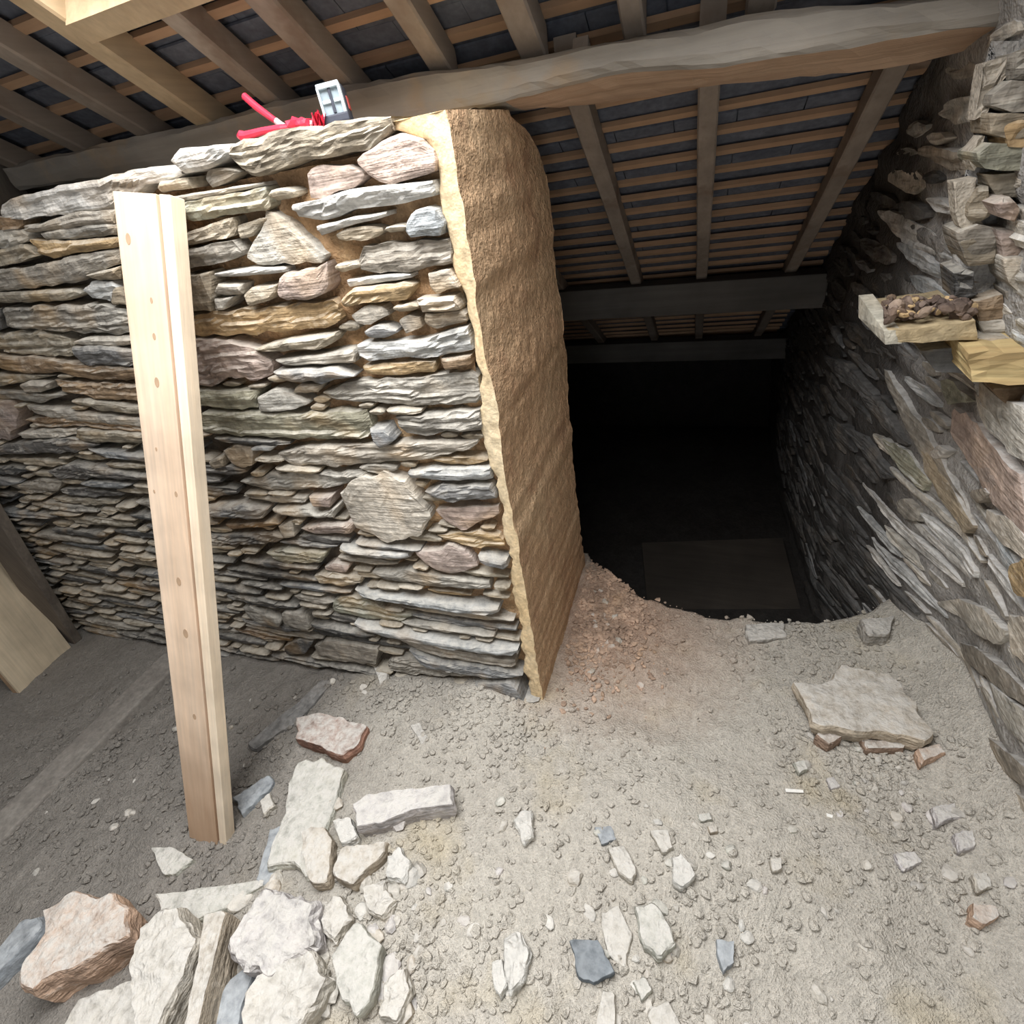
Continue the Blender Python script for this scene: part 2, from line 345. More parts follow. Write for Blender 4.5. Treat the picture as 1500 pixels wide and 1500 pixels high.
# ------------------------------------------------------------------ stone laid in a wall: lofted slab with layered front
def poly_span(poly, u):
    vs = []
    n = len(poly)
    for i in range(n):
        (a, b), (c, d) = poly[i], poly[(i + 1) % n]
        if (a <= u < c) or (c <= u < a):
            vs.append(b + (d - b) * (u - a) / (c - a))
    return (min(vs), max(vs)) if len(vs) >= 2 else None
def wall_stone_geo(poly, front, back, seed, du=0.016, rough=1.0):
    us = [p[0] for p in poly]; u0, u1 = min(us), max(us)
    L = u1 - u0
    nu = int(min(30, max(6, L / du)))
    ts = [0.015] + [(i + 0.5 + 0.3 * math.sin(seed * 3.1 + i * 5.7)) / nu for i in range(nu)] + [0.985]
    secs = []
    hmax = 0
    block = (max(p[1] for p in poly) - min(p[1] for p in poly)) > 0.36 * L and L > 0.05
    for t in ts:
        sp = poly_span(poly, u0 + L * t)
        if sp is None: continue
        secs.append((t, sp[0], sp[1])); hmax = max(hmax, sp[1] - sp[0])
    K = int(min(15, max(6, hmax / 0.0055)))
    lt = 0.007 + 0.006 * (0.5 + 0.5 * math.sin(seed * 9.7))
    verts = []
    for (t, v0, v1) in secs:
        h = v1 - v0
        u = u0 + L * t
        jt = 0.14 * h * mnoise.noise(Vector((u * 24, seed * 1.7, 1.0))); jb = 0.14 * h * mnoise.noise(Vector((u * 24, seed * 1.7, 9.0)))
        v1 += jt; v0 += jb; h = v1 - v0
        e = 1 - 0.5 * abs(2 * t - 1) ** 9
        row = [(u, v1 - 0.01 * h, -back)]
        wav = 0.010 * mnoise.noise(Vector((u * 8, seed * 2.1, 3.0))) + 0.004 * mnoise.noise(Vector((u * 30, seed * 2.1, 5.0)))
        for k in range(K):
            s = k / (K - 1)
            v = v1 - h * (0.01 + 0.98 * s)
            prof = 1 - 0.16 * abs(2 * s - 1) ** 5.0 - 0.30 * max(0.0, s - 0.35)
            ly = (v + wav + u * 0.03) / lt; li = math.floor(ly)
            st = math.sin(li * 12.9898 + seed * 78.233) * 43758.5453; st = st - math.floor(st) - 0.5
            brk = mnoise.noise(Vector((u * 14 + seed * 3.3, li * 3.7, seed)))
            n2 = mnoise.noise(Vector((u * 38 + seed, v * 60, seed * 2.3)))
            if block:
                n3 = mnoise.noise(Vector((u * 11 + seed, v * 11, seed * 4.1)))
                d = front * e * (1 - 0.12 * abs(2 * s - 1) ** 6) + rough * (0.006 * n3 + 0.0035 * n2)
            else:
                d = front * e * prof + rough * min(1.0, 0.35 + h / 0.05) * (0.0085 * st + 0.005 * brk + 0.004 * n2)
            row.append((u + 0.004 * n2, v, d))
        row.append((u, v0 + 0.01 * h, -back))
        verts.append(row)
    n = K + 2
    vs = [p for r in verts for p in r]; fs = []
    for i in range(len(verts) - 1):
        for k in range(n - 1):
            fs.append([i * n + k, i * n + k + 1, (i + 1) * n + k + 1, (i + 1) * n + k])
    fs.append(list(range(n))[::-1]); q = (len(verts) - 1) * n; fs.append([q + k for k in range(n)])
    return vs, fs

PAL = {'g': (0.365, 0.335, 0.29), 'b': (0.245, 0.25, 0.255), 't': (0.40, 0.345, 0.265), 'o': (0.46, 0.33, 0.185), 'p': (0.46, 0.37, 0.325),
       'w': (0.54, 0.505, 0.445), 'd': (0.10, 0.097, 0.093), 'k': (0.15, 0.145, 0.14), 'n': (0.35, 0.245, 0.155), 'v': (0.375, 0.365, 0.285), 'B': (0.40, 0.415, 0.42), 'W': (0.60, 0.59, 0.565)}
def shade(k, r, amp=0.14):
    c = PAL[k]; m_ = 1 + r.uniform(-amp, amp); w = r.uniform(-0.03, 0.03)
    return (c[0] * m_ * (1 + w), c[1] * m_, c[2] * m_ * (1 - w))

# ------------------------------------------------------------------ main partition wall (stones traced on the wall plane y = 1)
WY = 1.0
wall = structure(empty('wall_partition', (-1.8, WY + 0.3, -0.3)))
TR = '''W 0,300 30,287 60,280 120,264 180,252 215,246 225,243 270,252 262,262 215,270 170,306 100,314 20,322 0,318
n -20,318 30,318 32,335 -20,337
g 35,330 70,326 110,310 172,306 175,325 120,332 60,340 40,340
g 60,341 110,332 176,326 177,344 110,350 70,351
o 45,349 100,352 177,346 178,362 120,370 78,378 60,370
w -20,338 30,336 42,350 20,362 -20,364
t -20,370 35,357 55,375 30,385 -20,392
g -20,397 60,388 100,376 178,362 182,385 140,400 120,412 60,420 -20,430
t 130,402 182,388 184,408 150,410
t -20,430 60,424 110,422 125,430 105,438 40,443 -20,441
W 122,425 140,410 170,412 186,428 170,440 140,438
t 170,420 210,413 212,448 165,445
g 8,450 60,446 120,447 150,443 200,455 215,488 130,488 60,482 12,478
d -20,455 8,450 9,482 -20,484
t -20,487 60,484 90,490 105,500 110,522 60,520 -20,512
w 110,500 130,492 210,490 210,502 175,505 120,503
b 108,506 150,502 215,510 216,532 130,532 115,520
n -20,518 60,522 120,531 220,537 222,556 150,556 90,545 40,546 -20,535
t -20,547 40,547 85,549 30,560 -20,568
g 32,562 50,555 78,558 80,568 60,573 40,572
n 80,556 140,560 220,562 222,586 150,584 90,572
g -20,570 40,575 100,578 60,590 -20,582
p -30,585 20,588 30,600 28,625 15,642 -30,645
t 105,586 130,583 222,597 224,607 150,600
g 40,593 90,599 225,613 226,625 150,620 90,612 50,606
n 35,615 70,608 110,606 225,628 227,636 120,624 60,625
w 25,635 60,628 110,628 112,636 80,642 30,642
t 114,640 120,627 228,634 230,647 130,646
k 70,690 110,676 190,690 230,697 225,703 150,700 90,700
g 12,712 60,702 90,705 85,720 40,722
k -20,655 40,646 100,640 150,650 120,660 40,664 -20,668
b 130,655 220,665 225,675 160,668
W 255,235 275,217 340,211 345,225 320,245 275,255
g 300,262 310,248 340,245 352,252 335,265 310,275
t 335,225 350,207 400,197 450,185 530,177 577,170 578,195 550,215 500,228 450,235 390,260 375,258 355,245
t 235,266 280,260 285,275 240,282
w 225,292 300,280 390,266 392,272 300,290 240,302
v 250,300 300,290 390,274 398,287 400,308 340,315 285,326 258,312
n 232,310 246,312 255,330 240,340
t 244,352 300,331 345,317 348,343 300,356 246,366
t 347,330 385,318 392,320 375,346 352,350
g 246,372 300,358 345,351 360,372 330,385 256,398
w 392,312 420,320 450,350 480,375 470,385 430,390 385,390 360,378 375,345
W 315,400 360,392 420,390 425,398 370,402 318,405
t 255,407 310,397 317,420 317,452 262,456
w 317,428 325,413 360,415 360,430 335,433
w 319,436 345,433 335,452 320,452
t 361,430 375,418 410,415 408,435 370,447
p 411,430 420,402 483,382 488,430 430,438
p 525,235 555,210 590,195 615,197 640,220 642,250 600,265 575,272 535,250
p 452,253 470,245 515,237 535,255 530,268 480,290 455,290
W 430,300 480,288 530,275 640,262 640,285 590,297 530,305 480,322 435,318
W 465,330 520,317 570,309 570,316 500,334 470,346
B 595,335 610,305 640,302 655,325 650,342 600,346
g 525,362 560,356 660,348 663,385 610,397 560,400 527,395
W 508,410 540,404 600,400 605,407 560,414 510,420
o 500,440 520,421 600,411 610,420 600,438 540,442 505,450
w 627,400 660,393 675,420 640,430 630,420
w 612,437 670,432 678,452 620,455
w 515,462 540,446 565,450 570,462 540,475 520,472
g 585,470 600,460 615,465 618,478 595,488
g 620,458 680,453 685,470 640,482 622,475
W 525,502 600,500 688,478 692,512 620,522 540,527 525,520
o 530,537 560,531 640,528 638,545 570,550 535,547
n 645,524 690,520 692,532 650,540
g 470,575 520,557 580,555 690,544 702,557 705,590 620,595 540,588 490,586
g 580,609 620,604 705,600 710,630 620,635 590,632
b 545,625 570,622 583,640 560,650
g 405,665 450,652 540,649 620,645 705,645 690,657 600,675 500,681 420,680
v 285,612 300,603 450,603 540,599 550,625 540,639 480,642 420,640 300,633 288,625
v 265,571 320,569 378,571 380,595 340,600 268,592
w 382,575 400,568 430,573 455,590 430,598 383,601
p 258,497 320,497 370,506 402,530 400,550 370,555 340,552 310,563 262,565
o 255,465 310,457 400,449 440,442 490,441 503,462 495,476 400,488 300,493 258,491
t 375,510 420,496 496,486 495,500 470,512 430,511 400,513
g 405,525 450,520 480,515 522,511 522,529 470,531 420,533
b 405,541 440,536 500,533 525,548 480,556 430,556
g 432,575 440,559 475,562 468,573
w 327,660 345,650 370,656 372,680 360,685 335,676
t 308,675 328,667 333,681 315,685
W 368,655 385,649 405,653 400,659 372,661
g 350,706 400,693 460,693 540,690 530,705 470,716 400,719 370,713
w 355,727 400,727 450,729 445,737 400,737
w 500,717 520,698 547,694 600,700 620,730 635,755 620,770 600,788 560,785 525,773 510,745
B 597,689 630,684 720,683 722,700 650,700 600,697
b 625,717 650,706 722,706 730,728 660,731
p 637,748 660,742 730,741 733,752 700,765 680,776 655,763
p 608,805 640,802 664,796 690,806 702,829 670,838 644,832 620,818
o 640,784 700,777 735,787 740,800 700,801 650,789
b 703,808 745,817 746,826 712,818
B 500,796 560,801 602,806 604,813 560,812 505,804
g 545,837 600,832 640,840 720,851 722,862 650,859 560,847
B 520,858 600,870 700,883 735,887 730,896 650,887 540,869
v 485,881 500,874 530,873 560,890 605,902 590,909 540,906 490,896
B 520,906 600,920 700,937 762,946 760,956 650,941 530,918
g 585,931 640,942 758,966 755,976 650,961 592,942
b 600,948 640,962 740,977 768,987 720,989 620,972
g 568,968 590,961 660,979 700,988 660,990 600,987 570,980
b 690,997 750,992 762,1001 742,1011 792,1021 740,1019 700,1007
g 357,888 370,885 415,905 415,913 390,912 362,896
g 416,893 450,895 460,919 420,911
g 460,946 480,936 555,949 552,971 500,966 465,956
k 415,946 440,937 458,941 450,955 420,958
v 390,809 420,803 478,809 470,825 420,825 400,816
p 475,831 490,823 512,829 510,836 480,836
t 460,842 490,837 530,846 530,853 500,856 470,851
w 400,743 450,741 470,750 500,737 492,756 440,756 405,751
w 408,770 428,762 436,785 415,785
p 440,773 470,763 520,765 515,781 460,780
p 455,726 490,723 488,738 460,738
n 330,767 400,761 410,768 340,774
b 300,740 360,735 395,742 390,755 310,752
k 300,785 400,780 420,788 400,796 310,797'''
WALLTOP = [(0, 300), (120, 262), (225, 243), (255, 232), (340, 210), (350, 206), (450, 184), (577, 168), (660, 162)]
stones = []
for ln in TR.split('\n'):
    k, rest = ln.split(' ', 1)
    pts = [tuple(float(q) for q in s.split(',')) for s in rest.split()]
    uv = []
    for (x, y) in pts:
        p = on_y(x, y, WY - 0.01); uv.append((p[0], p[2]))
    stones.append((uv, k))
# raster of what is already laid; fill the remaining face with thin slates
RX0, RZ0, RS = -3.9, -0.45, 0.005
occ = np.zeros((int((3.45) / RS), int(2.2 / RS)), bool)
def raster(poly, grow=0.0):
    us = [p[0] for p in poly]; out = []
    for i in range(int((min(us) - RX0) / RS), int((max(us) - RX0) / RS) + 1):
        sp = poly_span(poly, RX0 + (i + 0.5) * RS)
        if sp: out.append((i, int((sp[0] - grow - RZ0) / RS), int((sp[1] + grow - RZ0) / RS) + 1))
    return out
def top_at(u):
    pts = [on_y(a, b, WY) for a, b in WALLTOP]
    return float(np.interp(u, [p[0] for p in pts], [p[2] for p in pts]))
eg = [on_y(a, b, WY) for a, b in ((640, 225), (645, 280), (655, 340), (668, 400), (688, 470), (692, 530), (705, 590), (712, 640), (725, 700), (735, 760), (748, 830), (755, 880), (763, 930), (772, 1000), (790, 1022))]
def strip_left(z):
    return float(np.interp(-z, [-p[2] for p in eg], [p[0] for p in eg]))
for poly, k in stones:
    for (i, a, b) in raster(poly):
        if 0 <= i < occ.shape[0]: occ[i, max(a, 0):max(b, 0)] = True
rr = random.Random(5)
def try_fill(n, lr, hr, maxov):
    for _ in range(n):
        L = rr.uniform(*lr); h = rr.uniform(*hr); u = rr.uniform(RX0 + 0.05, -0.5); v = rr.uniform(-0.42, 1.60)
        if u + L / 2 > strip_left(v) - 0.005:
            u = strip_left(v) - 0.005 - L / 2
        if v + h / 2 > top_at(u) - 0.01: continue
        i0 = int((u - L / 2 - RX0) / RS); i1 = int((u + L / 2 - RX0) / RS); j0 = int((v - h / 2 - RZ0) / RS); j1 = int((v + h / 2 - RZ0) / RS) + 1
        if i0 < 0 or j0 < 0: continue
        sub = occ[i0:i1, j0:j1]
        if sub.size == 0 or sub.mean() > maxov: continue
        dip = rr.uniform(-0.03, 0.03); m = rr.randint(4, 6)
        up = [(u - L / 2 + L * t / m, v + dip * L * (t / m - 0.5) + h / 2 * (1 - 0.75 * abs(2 * t / m - 1) ** 3 + rr.uniform(-0.22, 0.16))) for t in range(m + 1)]
        dn = [(u - L / 2 + L * t / m, v + dip * L * (t / m - 0.5) - h / 2 * (1 - 0.75 * abs(2 * t / m - 1) ** 3 + rr.uniform(-0.22, 0.16))) for t in range(m, -1, -1)]
        poly = up + dn
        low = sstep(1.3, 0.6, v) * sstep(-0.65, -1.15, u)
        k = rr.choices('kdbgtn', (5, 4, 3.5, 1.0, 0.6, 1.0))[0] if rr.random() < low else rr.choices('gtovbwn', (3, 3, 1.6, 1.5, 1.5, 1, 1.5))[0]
        stones.append((poly, k)); occ[i0:i1, j0:j1] = True
try_fill(2600, (0.26, 0.48), (0.026, 0.042), 0.04)
try_fill(5000, (0.15, 0.30), (0.020, 0.034), 0.07)
try_fill(9000, (0.08, 0.16), (0.016, 0.028), 0.10)
try_fill(9000, (0.04, 0.08), (0.012, 0.022), 0.12)
def wall_to_world(vs, y0):
    return [(u, y0 - d, v) for (u, v, d) in vs]
stones_m = []
for idx, (poly, k) in enumerate(stones):
    us = [p[0] for p in poly]; vs_ = [p[1] for p in poly]
    area = (max(us) - min(us)) * (max(vs_) - min(vs_))
    stones_m.append((area / max(0.3, -min(us) * 0.9) , idx, poly, k))
order = sorted(range(len(stones)), key=lambda i: (i >= TR.count('\n') + 1, -stones_m[i][0]))
jv, jf = [], []
for rank, i in enumerate(order):
    _, idx, poly, k = stones_m[i]
    r = random.Random(idx * 13 + 1)
    tracd = idx <= TR.count('\n')
    front = r.uniform(0.012, 0.034) if tracd else r.uniform(0.004, 0.030)
    if k in 'Bb' and tracd: front += 0.012
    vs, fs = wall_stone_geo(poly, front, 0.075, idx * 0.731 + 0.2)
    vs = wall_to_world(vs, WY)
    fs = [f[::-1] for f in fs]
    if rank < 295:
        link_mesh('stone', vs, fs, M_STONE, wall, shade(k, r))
    else:
        b0 = len(jv); jv += vs; jf += [[q + b0 for q in f] for f in fs]
if jv:
    o = link_mesh('stone_chips', jv, jf, M_STONE, wall, PAL['t']); o['kind'] = 'stuff'

# earth mortar core: front face is rough, the body carries on to the back of the wall
ux = np.arange(-4.3, -0.455, 0.018); vz = np.arange(-0.5, 1.62, 0.018)
U, V = np.meshgrid(ux, vz, indexing='ij')
topz = np.interp(ux, [on_y(a, b, WY)[0] for a, b in WALLTOP], [on_y(a, b, WY)[2] for a, b in WALLTOP]) - 0.03
V2 = np.minimum(V, topz[:, None])
right = sstep(-1.3, -0.7, U) * sstep(0.1, 0.6, V2)
Y = WY + 0.040 - 0.022 * right + 0.014 * fbm(U * 12, V2 * 26, 0, 61, 4)
mv = np.stack([U.ravel(), Y.ravel(), V2.ravel()], 1).tolist(); mf = [f[::-1] for f in grid_faces(len(ux), len(vz))]
link_mesh('mortar', mv, mf, M_MORTAR, wall, smooth=True)
prof = [(1.02, 1.62), (1.3, 1.615), (1.5, 1.50), (1.58, 1.38), (1.63, 0.6), (1.70, LOW - 0.1), (1.04, LOW - 0.1)]
cv = []; 
for u in np.linspace(-4.3, -0.47, 40):
    tz = float(np.interp(u, ux, topz))
    for (a, b) in prof: cv.append((u, a + 0.02, min(b, tz) + 0.008 * mnoise.noise(Vector((u * 5, a * 7, b * 3)))))
n = len(prof); cf = []
for i in range(39):
    for k in range(n): cf.append([i * n + k, i * n + (k + 1) % n, (i + 1) * n + (k + 1) % n, (i + 1) * n + k])
cf.append(list(range(n))[::-1]); cf.append([39 * n + k for k in range(n)])
link_mesh('wall_core', cv, cf, M_MORTAR, wall)

# rendered jamb: sand-coloured arris on the face, coarse brown render on the reveal
EDGE = [(655, 160), (660, 200), (672, 270), (680, 330), (692, 400), (705, 470), (718, 560), (728, 600), (738, 680), (752, 760), (765, 830), (775, 900), (785, 960), (795, 1022)]
LEFT = [(576, 164), (578, 190), (598, 196), (622, 197), (642, 222), (644, 250), (646, 280), (655, 340), (668, 400), (678, 425), (690, 470), (692, 530), (705, 590), (708, 640), (725, 700), (735, 760), (748, 830), (755, 880), (763, 930), (770, 975), (776, 1022)]
BACK = [(735, 176), (760, 195), (785, 240), (795, 290), (800, 330), (806, 380), (815, 450), (817, 490), (826, 520), (830, 600), (838, 680), (848, 760), (862, 850), (864, 870)]
E3 = [on_y(a, b, WY - 0.012) for a, b in EDGE]; L3 = [on_y(a, b, WY - 0.012) for a, b in LEFT]; B3 = [on_x(a, b, -0.43) for a, b in BACK]
zt = E3[0][2]
zz = np.concatenate([np.linspace(zt, -0.02, 150), [-0.06, -0.2, LOW - 0.05]])
ex = np.interp(-zz, [-p[2] for p in E3], [p[0] for p in E3]); lx = np.interp(-zz, [-p[2] for p in L3], [p[0] for p in L3])
by = np.interp(-zz, [-p[2] for p in B3], [p[1] for p in B3])
ex = ex + 0.004 * fbm(zz * 18, zz * 0, 0, 71, 3); lx = lx + 0.010 * fbm(zz * 22, zz * 0 + 5, 0, 72, 3); by = by + 0.008 * fbm(zz * 26, zz * 0 + 9, 0, 73, 3)
# reveal
vs = []; nb = 62
for i, z in enumerate(zz):
    for j in range(nb):
        t = j / (nb - 1); y = (WY - 0.012) + (by[i] - WY + 0.012) * t
        dz = 0
        vs.append((ex[i] + 0.012 * t, y, z + dz))
va = np.array(vs); rr1 = 0.5 + 0.5 * sstep(0.5, 1.2, va[:, 2])
va[:, 0] += (0.0022 * fbm(va[:, 1] * 22, va[:, 2] * 20, 0, 81, 3) + 0.0028 * vn(va[:, 1] * 90, va[:, 2] * 80, 0, 85)) * rr1 * np.tile(np.minimum(1, np.arange(nb) / 3.0), len(zz))
link_mesh('render_reveal', va, grid_faces(len(zz), nb), M_FACE, wall, smooth=True)
# arris strip
vs = []; na = 12
for i, z in enumerate(zz):
    vs.append((lx[i] - 0.004, WY + 0.03, z))
    for j in range(na):
        t = j / (na - 1); w = 0.006 * math.sin(math.pi * min(1, t * 1.2))
        vs.append((lx[i] + (ex[i] - lx[i]) * t, WY - 0.006 - 0.006 * t - w * 0.6 + 0.003 * mnoise.noise(Vector((lx[i] * 40 + t * 3, z * 45, 2.0))), z))
vs = np.array(vs)
link_mesh('render_arris', vs, grid_faces(len(zz), na + 1), M_EDGE, wall, smooth=True)
# capping of the render (top) and its back return
vs = []; 
for j in range(20):
    t = j / 19; y = WY - 0.012 + (by[0] - WY + 0.012) * t
    for i in range(8):
        s = i / 7; vs.append((ex[0] + 0.012 * t - 0.14 * s, y, zt - 0.0 * t ** 2 + 0.008 * mnoise.noise(Vector((s * 5, t * 6, 1)))))
link_mesh('render_cap', vs, grid_faces(20, 8), M_EDGE, wall, smooth=True)
vs = []
for i, z in enumerate(zz):
    vs.append((ex[i] + 0.012, by[i], z)); vs.append((ex[i] - 0.2, by[i] + 0.02, z - 0.06))
link_mesh('render_return', vs, grid_faces(len(zz), 2), M_FACE, wall)

# ------------------------------------------------------------------ right-hand wall: leans outwards towards its foot near the camera
def lean(y):
    return float(np.interp(y, [0.6, 1.3, 1.6, 2.1, 3.0], [0.27, 0.27, 0.19, 0.10, 0.07]))
def rw_x(y, z):
    return 0.40 - lean(y) * (z - H)
def on_rw(x, y):
    d = ray(x, y); lo_, hi_ = 0.001, 0.02
    f = lambda s: (CAM + d * s)[0] - rw_x((CAM + d * s)[1], (CAM + d * s)[2])
    s = 0.0002
    while f(s) < 0 and s < 0.05: s *= 1.02
    a, b = s / 1.02, s
    for _ in range(30):
        m_ = (a + b) / 2
        if f(m_) < 0: a = m_
        else: b = m_
    return CAM + d * b
rwall = structure(empty('wall_right', (0.9, 1.5, -0.3)))
yv = np.concatenate([np.arange(-3.2, 0.2, 0.15), np.arange(0.2, 2.0, 0.018), np.arange(2.0, 4.4, 0.05)]); zv = np.arange(LOW - 0.1, 1.72, 0.02)
Yg, Zg = np.meshgrid(yv, zv, indexing='ij')
Zc = np.minimum(Zg, np.maximum(H + 0.16 - 0.0 * Yg, roofz(Yg, 0.02)) if False else np.where(Yg > 0.9, np.minimum(roofz(Yg, 0.06), H + 0.5), H + 0.5))
Xg = 0.40 - np.interp(Yg, [0.6, 1.3, 1.6, 2.1, 3.0], [0.27, 0.27, 0.19, 0.10, 0.07]) * (Zc - H) + 0.016 - 0.012 * fbm(Yg * 7, Zc * 22, 0, 91, 4)
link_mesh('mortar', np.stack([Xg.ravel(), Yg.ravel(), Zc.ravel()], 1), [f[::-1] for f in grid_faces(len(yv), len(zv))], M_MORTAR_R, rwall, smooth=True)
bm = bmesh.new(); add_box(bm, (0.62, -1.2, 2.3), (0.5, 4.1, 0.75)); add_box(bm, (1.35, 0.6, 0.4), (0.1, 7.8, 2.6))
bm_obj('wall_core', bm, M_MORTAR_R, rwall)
TRR = '''g 1290,540 1300,545 1360,640 1420,765 1412,772 1345,660
t 1345,660 1360,662 1425,772 1415,782 1390,750 1355,690
p 1392,598 1420,610 1500,700 1500,790 1440,715 1395,640
w 1425,575 1480,590 1510,600 1510,690 1470,650 1440,620
v 1372,560 1390,553 1400,570 1425,588 1380,592
W 1362,662 1378,652 1390,660 1380,670 1368,672
p 1425,682 1440,678 1468,695 1475,712 1450,714 1435,702
g 1425,718 1445,715 1455,725 1435,737 1424,725
w 1440,745 1480,760 1510,800 1510,830 1470,800 1445,770
g 1360,700 1385,710 1420,760 1405,765 1375,730
w 1365,882 1405,876 1440,893 1470,925 1460,945 1425,925 1395,900
w 1475,900 1510,905 1510,985 1480,950
g 1400,940 1440,955 1500,1010 1510,1040 1460,1010 1410,965
w 1450,1000 1510,1050 1510,1100 1470,1060
g 1400,1040 1450,1080 1510,1130 1510,1160 1440,1110
w 1395,1085 1440,1120 1510,1180 1510,1230 1430,1150
o 1480,830 1510,815 1510,880 1490,870
g 1310,735 1325,728 1345,745 1345,765 1325,760
v 1290,640 1330,660 1360,705 1350,720 1310,680
k 1250,560 1290,590 1330,650 1320,655 1270,600
k 1230,620 1270,640 1310,700 1290,700
k 1205,520 1240,530 1280,580 1270,588 1220,545'''
rstones = []
for ln in TRR.split('\n'):
    k, rest = ln.split(' ', 1)
    pts = [tuple(float(q) for q in s.split(',')) for s in rest.split()]
    uv = [(p[1], p[2]) for p in (on_rw(a, b) for a, b in pts)]
    rstones.append((uv, k))
nR = len(rstones)
RY0, RZ0b = -0.5, LOW
occ2 = np.zeros((int(4.4 / RS), int(2.5 / RS)), bool)
for poly, k in rstones:
    us = [p[0] for p in poly]
    for i in range(int((min(us) - RY0) / RS), int((max(us) - RY0) / RS) + 1):
        sp = poly_span(poly, RY0 + (i + 0.5) * RS)
        if sp and 0 <= i < occ2.shape[0]: occ2[i, max(0, int((sp[0] - RZ0b) / RS)):max(0, int((sp[1] - RZ0b) / RS) + 1)] = True
rr = random.Random(9)
for (n_, lr, hr, ov) in ((1500, (0.25, 0.55), (0.035, 0.06), 0.04), (3000, (0.14, 0.3), (0.025, 0.045), 0.07), (5000, (0.07, 0.15), (0.02, 0.032), 0.1)):
    for _ in range(n_):
        L = rr.uniform(*lr); h = rr.uniform(*hr); u = rr.uniform(-0.2, 3.6); v = rr.uniform(-0.4, 1.62)
        if v + h / 2 > roofz(u + L / 2, 0.02): continue
        if u < 1.4 and v < float(ground(rw_x(u, v), u)) + 0.02: continue
        i0 = int((u - L / 2 - RY0) / RS); i1 = int((u + L / 2 - RY0) / RS); j0 = int((v - h / 2 - RZ0b) / RS); j1 = int((v + h / 2 - RZ0b) / RS) + 1
        if i0 < 0 or j0 < 0: continue
        sub = occ2[i0:i1, j0:j1]
        if sub.size == 0 or sub.mean() > ov: continue
        m = rr.randint(4, 6); dip = rr.uniform(-0.06, 0.05)
        f_ = lambda t: 1 - 0.75 * abs(2 * t / m - 1) ** 3 + rr.uniform(-0.22, 0.16)
        poly = [(u - L / 2 + L * t / m, v + dip * L * (t / m - 0.5) + h / 2 * f_(t)) for t in range(m + 1)] + [(u - L / 2 + L * t / m, v + dip * L * (t / m - 0.5) - h / 2 * f_(t)) for t in range(m, -1, -1)]
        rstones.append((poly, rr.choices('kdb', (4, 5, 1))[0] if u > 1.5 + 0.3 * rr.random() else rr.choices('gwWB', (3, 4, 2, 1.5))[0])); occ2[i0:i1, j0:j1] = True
order = sorted(range(len(rstones)), key=lambda i: (i >= nR, -(max(p[0] for p in rstones[i][0]) - min(p[0] for p in rstones[i][0])) / max(0.7, 0.7 + abs(min(p[0] for p in rstones[i][0]) - 0.9))))
jv, jf, kv, kf = [], [], [], []
for rank, i in enumerate(order):
    poly, k = rstones[i]; r = random.Random(i * 7 + 3)
    vs, fs = wall_stone_geo(poly, r.uniform(0.0, 0.010) + (0.010 if i < nR else 0), 0.05, i * 0.531 + 0.9, 0.03, 0.8)
    vs = [(rw_x(u, v) + 0.012 - d, u, v) for (u, v, d) in vs]
    if rank < 280:
        link_mesh('stone', vs, fs, M_DARKSLATE if min(p[0] for p in poly) > 1.45 else M_STONE_R, rwall, shade(k, r))
    elif min(p[0] for p in poly) > 1.45:
        b0 = len(kv); kv += vs; kf += [[q + b0 for q in f] for f in fs]
    else:
        b0 = len(jv); jv += vs; jf += [[q + b0 for q in f] for f in fs]
for a_, b_, m_, c_ in ((jv, jf, M_STONE_R, 'g'), (kv, kf, M_DARKSLATE, 'd')):
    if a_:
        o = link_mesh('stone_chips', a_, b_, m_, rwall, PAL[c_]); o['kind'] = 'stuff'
# ragged stub of the pulled-down partition: stones whose faces look towards the camera
STUB = '''1.14 g 1452,140 1475,120 1530,118 1530,160 1470,165 1450,155
1.14 t 1445,165 1530,166 1530,200 1470,205 1447,195
1.14 o 1462,180 1490,170 1530,172 1530,215 1466,215
1.14 v 1425,225 1450,208 1530,212 1530,250 1470,252 1428,245
1.16 t 1440,255 1530,252 1530,285 1450,290
1.16 t 1415,300 1430,275 1446,268 1450,300 1440,325 1418,325
1.12 p 1448,298 1475,286 1490,305 1485,325 1460,318
1.12 W 1490,305 1530,300 1530,335 1495,330
1.16 g 1400,340 1430,325 1462,335 1460,372 1420,380 1402,362
1.14 p 1455,335 1530,338 1530,372 1465,375
1.12 w 1468,378 1530,365 1530,420 1490,425 1470,405
1.22 n 1418,405 1440,388 1470,400 1468,425 1440,440 1420,430
1.15 g 1482,78 1530,70 1530,116 1475,118
1.16 t 1402,352 1440,345 1465,350 1460,385 1412,388
1.15 g 1470,425 1530,420 1530,465 1480,468
1.16 n 1425,440 1468,428 1475,465 1430,470
1.17 k 1395,398 1420,392 1430,430 1400,440
1.15 w 1432,470 1530,468 1530,490 1436,490
1.12 w 1430,495 1530,492 1530,508 1432,512
1.16 b 1345,512 1390,505 1422,520 1418,548 1370,540
1.12 w 1455,580 1530,570 1530,640 1480,650 1455,620
1.10 n 1448,565 1530,562 1530,600 1470,592'''
for q, ln in enumerate(STUB.split('\n')):
    yy, k, rest = ln.split(' ', 2)
    pts = [tuple(float(w) for w in s.split(',')) for s in rest.split()]
    uv = [(p[0], p[2]) for p in (on_y(a, b, float(yy)) for a, b in pts)]
    vs, fs = wall_stone_geo(uv, 0.012, 0.07, q * 0.77 + 40.1, 0.014, 1.3)
    link_mesh('stone', wall_to_world(vs, float(yy)), [f[::-1] for f in fs], M_STONE, rwall, tuple(0.72 * c_ for c_ in shade(k, random.Random(q))))
